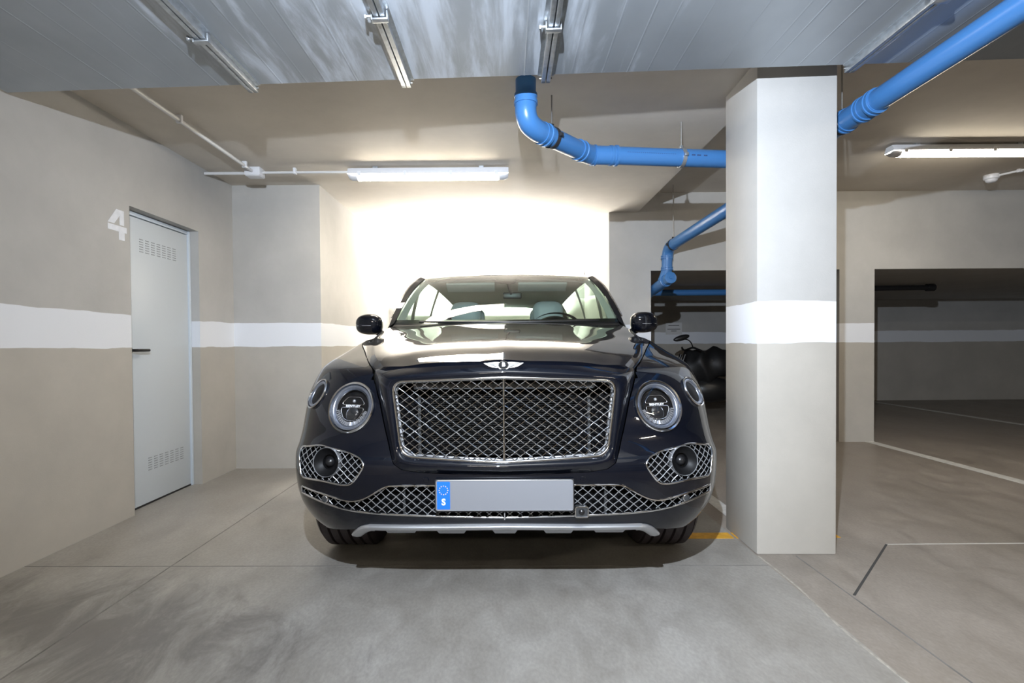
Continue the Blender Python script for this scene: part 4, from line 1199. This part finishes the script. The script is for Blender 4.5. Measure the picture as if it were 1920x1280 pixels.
# roof
re_y = np.array([p[1] for p in redge]); re_x = np.array([p[0] for p in redge]); re_z = np.array([p[2] for p in redge])
rzc = pch([2.31, 2.5, 2.75, 3.1, 3.6, 4.2, 4.72], [1.666, 1.702, 1.729, 1.742, 1.735, 1.690, 1.605])
RG, RH = [], []
for v in np.linspace(0, 1, 50):
    row, rh = [], []
    for u in np.linspace(0, 1, 24):
        ye = 2.42 + (4.62 - 2.42) * v; yc = 2.315 + (4.72 - 2.315) * v
        y = yc + (ye - yc) * u ** 2.2
        xe = float(np.interp(ye, re_y, re_x)); ze = float(np.interp(ye, re_y, re_z)); zc = float(rzc(yc))
        z = zc - (zc - ze) * u ** 2.6
        if v == 0: z = np.interp(xe * u, hq_[:, 0], hq_[:, 2]) + .002
        row.append((xe * u, y, float(z))); rh.append((xe * u * .97, y + .02, float(z) - .035 - .01 * u))
    RG.append(row); RH.append(rh)
rf = MB().grid(RG); rf.join(rf.mir())
roof = part(rf, 'roof', M['body'], smooth=60, weld=True)
hl = MB().grid(RH); hl.join(hl.mir())
part(hl, 'headliner', M['headliner'], smooth=60, weld=True)
for s in (1, -1):
    pts = [(s * (float(np.interp(y, re_y, re_x)) - .045), y, float(np.interp(y, re_y, re_z)) + .018 + .034 * min(1, (y - 2.66) / .06, (4.42 - y) / .06)) for y in np.linspace(2.66, 4.42, 30)]
    part(MB().tube(pts, [.004, .009] + [.013] * 26 + [.009, .004], 8), 'roof_rail', M['chrome'], roof, smooth=60)
# side glass: ruled between belt and A pillar + roof edge
topl = resample(list(apil)[:-1] + list(redge), 140); 
by = np.array([p[1] for p in belt])
SGm, keepg = [], []
for p in topl:
    y = min(max(p[1], 1.80), 4.75)
    yb = y
    bp_ = np.array([np.interp(yb, by, [q[k] for q in belt]) for k in range(3)])
    SGm.append([tuple(bp_ * (1 - t) + p * t + np.array((.018 * math.sin(PI * t), 0, 0))) for t in np.linspace(0, 1, 12)])
def side_piece(y0_, y1_, off=0.0):
    rws = [r for r in SGm if y0_ <= r[0][1] <= y1_]
    return MB().grid([[(x + off, y, z) for x, y, z in r] for r in rws])
for y0_, y1_ in ((1.80, 2.60), (2.70, 3.56), (3.64, 4.45)):
    pair(side_piece(y0_, y1_), 'side_window', M['glass'], smooth=60)
for y0_, y1_ in ((2.56, 2.74), (3.54, 3.66), (4.40, 4.80)):
    pair(side_piece(y0_, y1_, .002), 'window_pillar', M['black_satin'] if y0_ < 4 else M['body'], smooth=60)
pair(MB().tube([(x + .004, y, z) for x, y, z in belt], .007, 6), 'belt_moulding', M['chrome'], smooth=60)
pair(MB().tube([tuple(p + np.array((.004, 0, 0))) for p in topl[8:]], .008, 6), 'window_moulding', M['chrome'], smooth=60)
sh = MB().grid([[(float(fW(1.125)) + .002, y, 1.122), (float(np.interp(y, by, [q[0] for q in belt])) , y, float(np.interp(y, by, [q[2] for q in belt])) + .003)] for y in np.linspace(1.75, 4.4, 40)])
pair(sh, 'shoulder', M['body'], smooth=60)
pair(MB().box((.30, 2.60, .50), (.30, 2.6, .5)) if False else MB().grid([[(.835, y, .45), (.825, y, 1.13)] for y in np.linspace(1.6, 4.3, 12)]), 'door_card', M['leather'], smooth=60)
# rear window and tailgate
rr0 = [RG[-1][k] for k in range(24)]
tb = [(.78 * u, 4.99 - .12 * u ** 2.5, 1.135) for u in np.linspace(0, 1, 24)]
rg_ = MB().grid([[tuple(np.array(a) * (1 - t) + np.array(b) * t + np.array((0, .05 * math.sin(PI * t), .02 * math.sin(PI * t)))) for t in np.linspace(0, 1, 8)] for a, b in zip(rr0, tb)][:20])
rg_.join(rg_.mir()); part(rg_, 'rear_window', M['glass'], smooth=60, weld=True)
cp = MB().grid([[tuple(np.array(a) * (1 - t) + np.array(b) * t + np.array((0, .05 * math.sin(PI * t), .02 * math.sin(PI * t)))) for t in np.linspace(0, 1, 8)] for a, b in zip(rr0, tb)][19:])
cp.grid([[SGm[-1][k] for k in range(12)], [tuple(np.array(rr0[-1]) * (k / 11) + np.array(tb[-1]) * (1 - k / 11)) for k in range(12)]])
pair(cp, 'tail_pillar', M['body'], smooth=60)
tg = MB().grid([[(p[0], p[1], p[2]), (p[0], p[1] - .05, 1.12)] for p in tb]); tg.join(tg.mir()); part(tg, 'tailgate_edge', M['body'], smooth=60)
tl = MB().box((.52, 4.90, .93), (.80, 5.05, 1.06), .03); pair(tl, 'tail_light', M['red_lens'], smooth=40)

# ---- door mirrors
def ellipsoid(c, a, e=2.4, nu=28, nv=20):
    P = []
    sgn = lambda v, q: math.copysign(abs(v) ** q, v)
    for i in range(nu):
        t = 2 * PI * i / nu; row = []
        for j in range(nv + 1):
            p = -PI / 2 + PI * j / nv
            row.append((c[0] + a[0] * sgn(math.cos(p), 2 / e) * sgn(math.cos(t), 2 / e), c[1] + a[1] * sgn(math.cos(p), 2 / e) * sgn(math.sin(t), 2 / e), c[2] + a[2] * sgn(math.sin(p), 2 / e)))
        P.append(row)
    return MB().grid(P, cu=True)
def mirror_shape():
    m_ = ellipsoid((1.012, 1.80, 1.238), (.098, .085, .076), 3.3)
    V = []
    for x, y, z in m_.v:
        if y > 1.83: y = 1.83 + (y - 1.83) * .15
        k = (x - 1.012) / .098
        z = 1.238 + (z - 1.238) * (1 - .12 * max(0, k)) + (-.010 * max(0, k) ** 2 if z > 1.238 else .006 * max(0, k) ** 2)
        y += .03 * max(0, k) ** 2
        V.append((x, y, z))
    m_.v = V
    return m_
mm_a, mm_b = pair(mirror_shape(), 'door_mirror', M['body'], smooth=70)
for s, par in ((1, mm_a), (-1, mm_b)):
    fin = (lambda m: m) if s > 0 else (lambda m: m.mir())
    part(fin(MB().tube([(x, y, 1.226) for x, y in spl([(.920, 1.755), (.947, 1.727), (1.012, 1.716), (1.077, 1.738), (1.105, 1.79)], 6)], .0022, 6)), 'chrome_line', M['satin'], par, smooth=60)
    part(fin(ellipsoid((1.012, 1.842, 1.238), (.085, .006, .062), 3.0, 24, 12)), 'mirror_glass', M['mirror_glass'], par, smooth=50)
    part(fin(MB().tube(spl([(.862, 1.90, 1.148), (.902, 1.87, 1.158), (.94, 1.83, 1.175), (.975, 1.81, 1.195)], 5), [.030] * 5 + [.027] * 5 + [.026] * 6, 12)), 'mirror_arm', M['body'], par, smooth=60)

# ---- cabin
dsh = spl([(1.62, 1.205), (1.78, 1.225), (1.98, 1.222), (2.10, 1.185), (2.16, 1.09), (2.16, .80)], 5)
part(MB().grid([[(x, y + .18 * (abs(x) / .80) ** 2.2 * (.6 if y < 1.9 else 0), z) for y, z in dsh] for x in np.linspace(-.80, .80, 24)]), 'dashboard', M['dash'], smooth=60)
part(MB().grid([[(xc_ + .19 * math.cos(t), y, 1.21 + .115 * math.sin(t)) for t in np.linspace(0, PI, 16)] for y in (1.92, 1.98, 2.12) for xc_ in (.38,)]), 'instrument_hood', M['dash'], smooth=60)
SWM = frame((.385, 2.26, 1.13), (0, .88, .42), (0, 0, 1))
swr = part(MB().tube([tuple(SWM @ Vector((.185 * math.cos(a), .185 * math.sin(a), 0))) for a in np.linspace(0, 2 * PI, 40, endpoint=False)], .016, 10, closed=True), 'steering_wheel', M['dash'], smooth=60)
hb_ = MB().lathe([(.07, -.02), (.06, .02), (0, .03)], SWM, 24)
for a in (0, PI, -PI / 2): hb_.tube([tuple(SWM @ Vector((.05 * math.cos(a), .05 * math.sin(a), 0))), tuple(SWM @ Vector((.18 * math.cos(a), .18 * math.sin(a), 0)))], .014, 8)
part(hb_, 'hub', M['dash'], swr, smooth=50)
def seat(xc, yb):
    b = []
    for z, w, y, th in ((.55, .25, yb - .06, .10), (.70, .26, yb - .03, .11), (.90, .255, yb + .02, .10), (1.08, .24, yb + .07, .09), (1.20, .20, yb + .105, .08), (1.27, .125, yb + .125, .065)):
        b.append((z, w, y, th))
    b = spl(b, 4)
    P = [[(xc + w * math.copysign(abs(math.cos(t)) ** .6, math.cos(t)), y + th * math.copysign(abs(math.sin(t)) ** .6, math.sin(t)), z) for t in np.linspace(0, 2 * PI, 28, endpoint=False)] for z, w, y, th in b]
    m_ = MB().grid(P, cv=True); m_.add(P[-1], [tuple(range(28))])
    so = part(m_, 'seat', M['leather'], smooth=60)
    hd_ = ellipsoid((xc, yb + .145, 1.385), (.145, .065, .110), 3.2)
    part(hd_, 'headrest', M['leather'], so, smooth=60)
    cu_ = MB().box((xc - .27, yb - .56, .48), (xc + .27, yb + .0, .64), .06, seg=4)
    part(cu_, 'seat_cushion', M['leather'], so, smooth=60)
    part(MB().tube([(xc - .05, yb + .13, 1.24), (xc - .05, yb + .14, 1.33)], .008, 8).tube([(xc + .05, yb + .13, 1.24), (xc + .05, yb + .14, 1.33)], .008, 8), 'headrest_posts', M['chrome'], so, smooth=50)
for s in (-1, 1):
    seat(s * .39, 2.80)
    seat(s * .40, 3.72)
for s in (1, -1):
    vz = 1.575
    v_ = MB().box((.10, 0, -.011), (.52, .145, .011), .010, M=Matrix.Translation((0, 2.425, vz + .035)) @ Matrix.Rotation(math.radians(-22), 4, 'X'), seg=3)
    if s < 0: v_ = v_.mir()
    part(v_, 'sun_visor', M['headliner'], smooth=50)
rv = part(MB().box((-.03, 2.42, 1.475), (.13, 2.445, 1.53), .012, seg=3), 'interior_mirror', M['trim_dark'], smooth=50)
part(MB().tube([(.04, 2.42, 1.515), (.0, 2.33, 1.63)], .012, 8), 'mirror_stem', M['trim_dark'], rv, smooth=50)
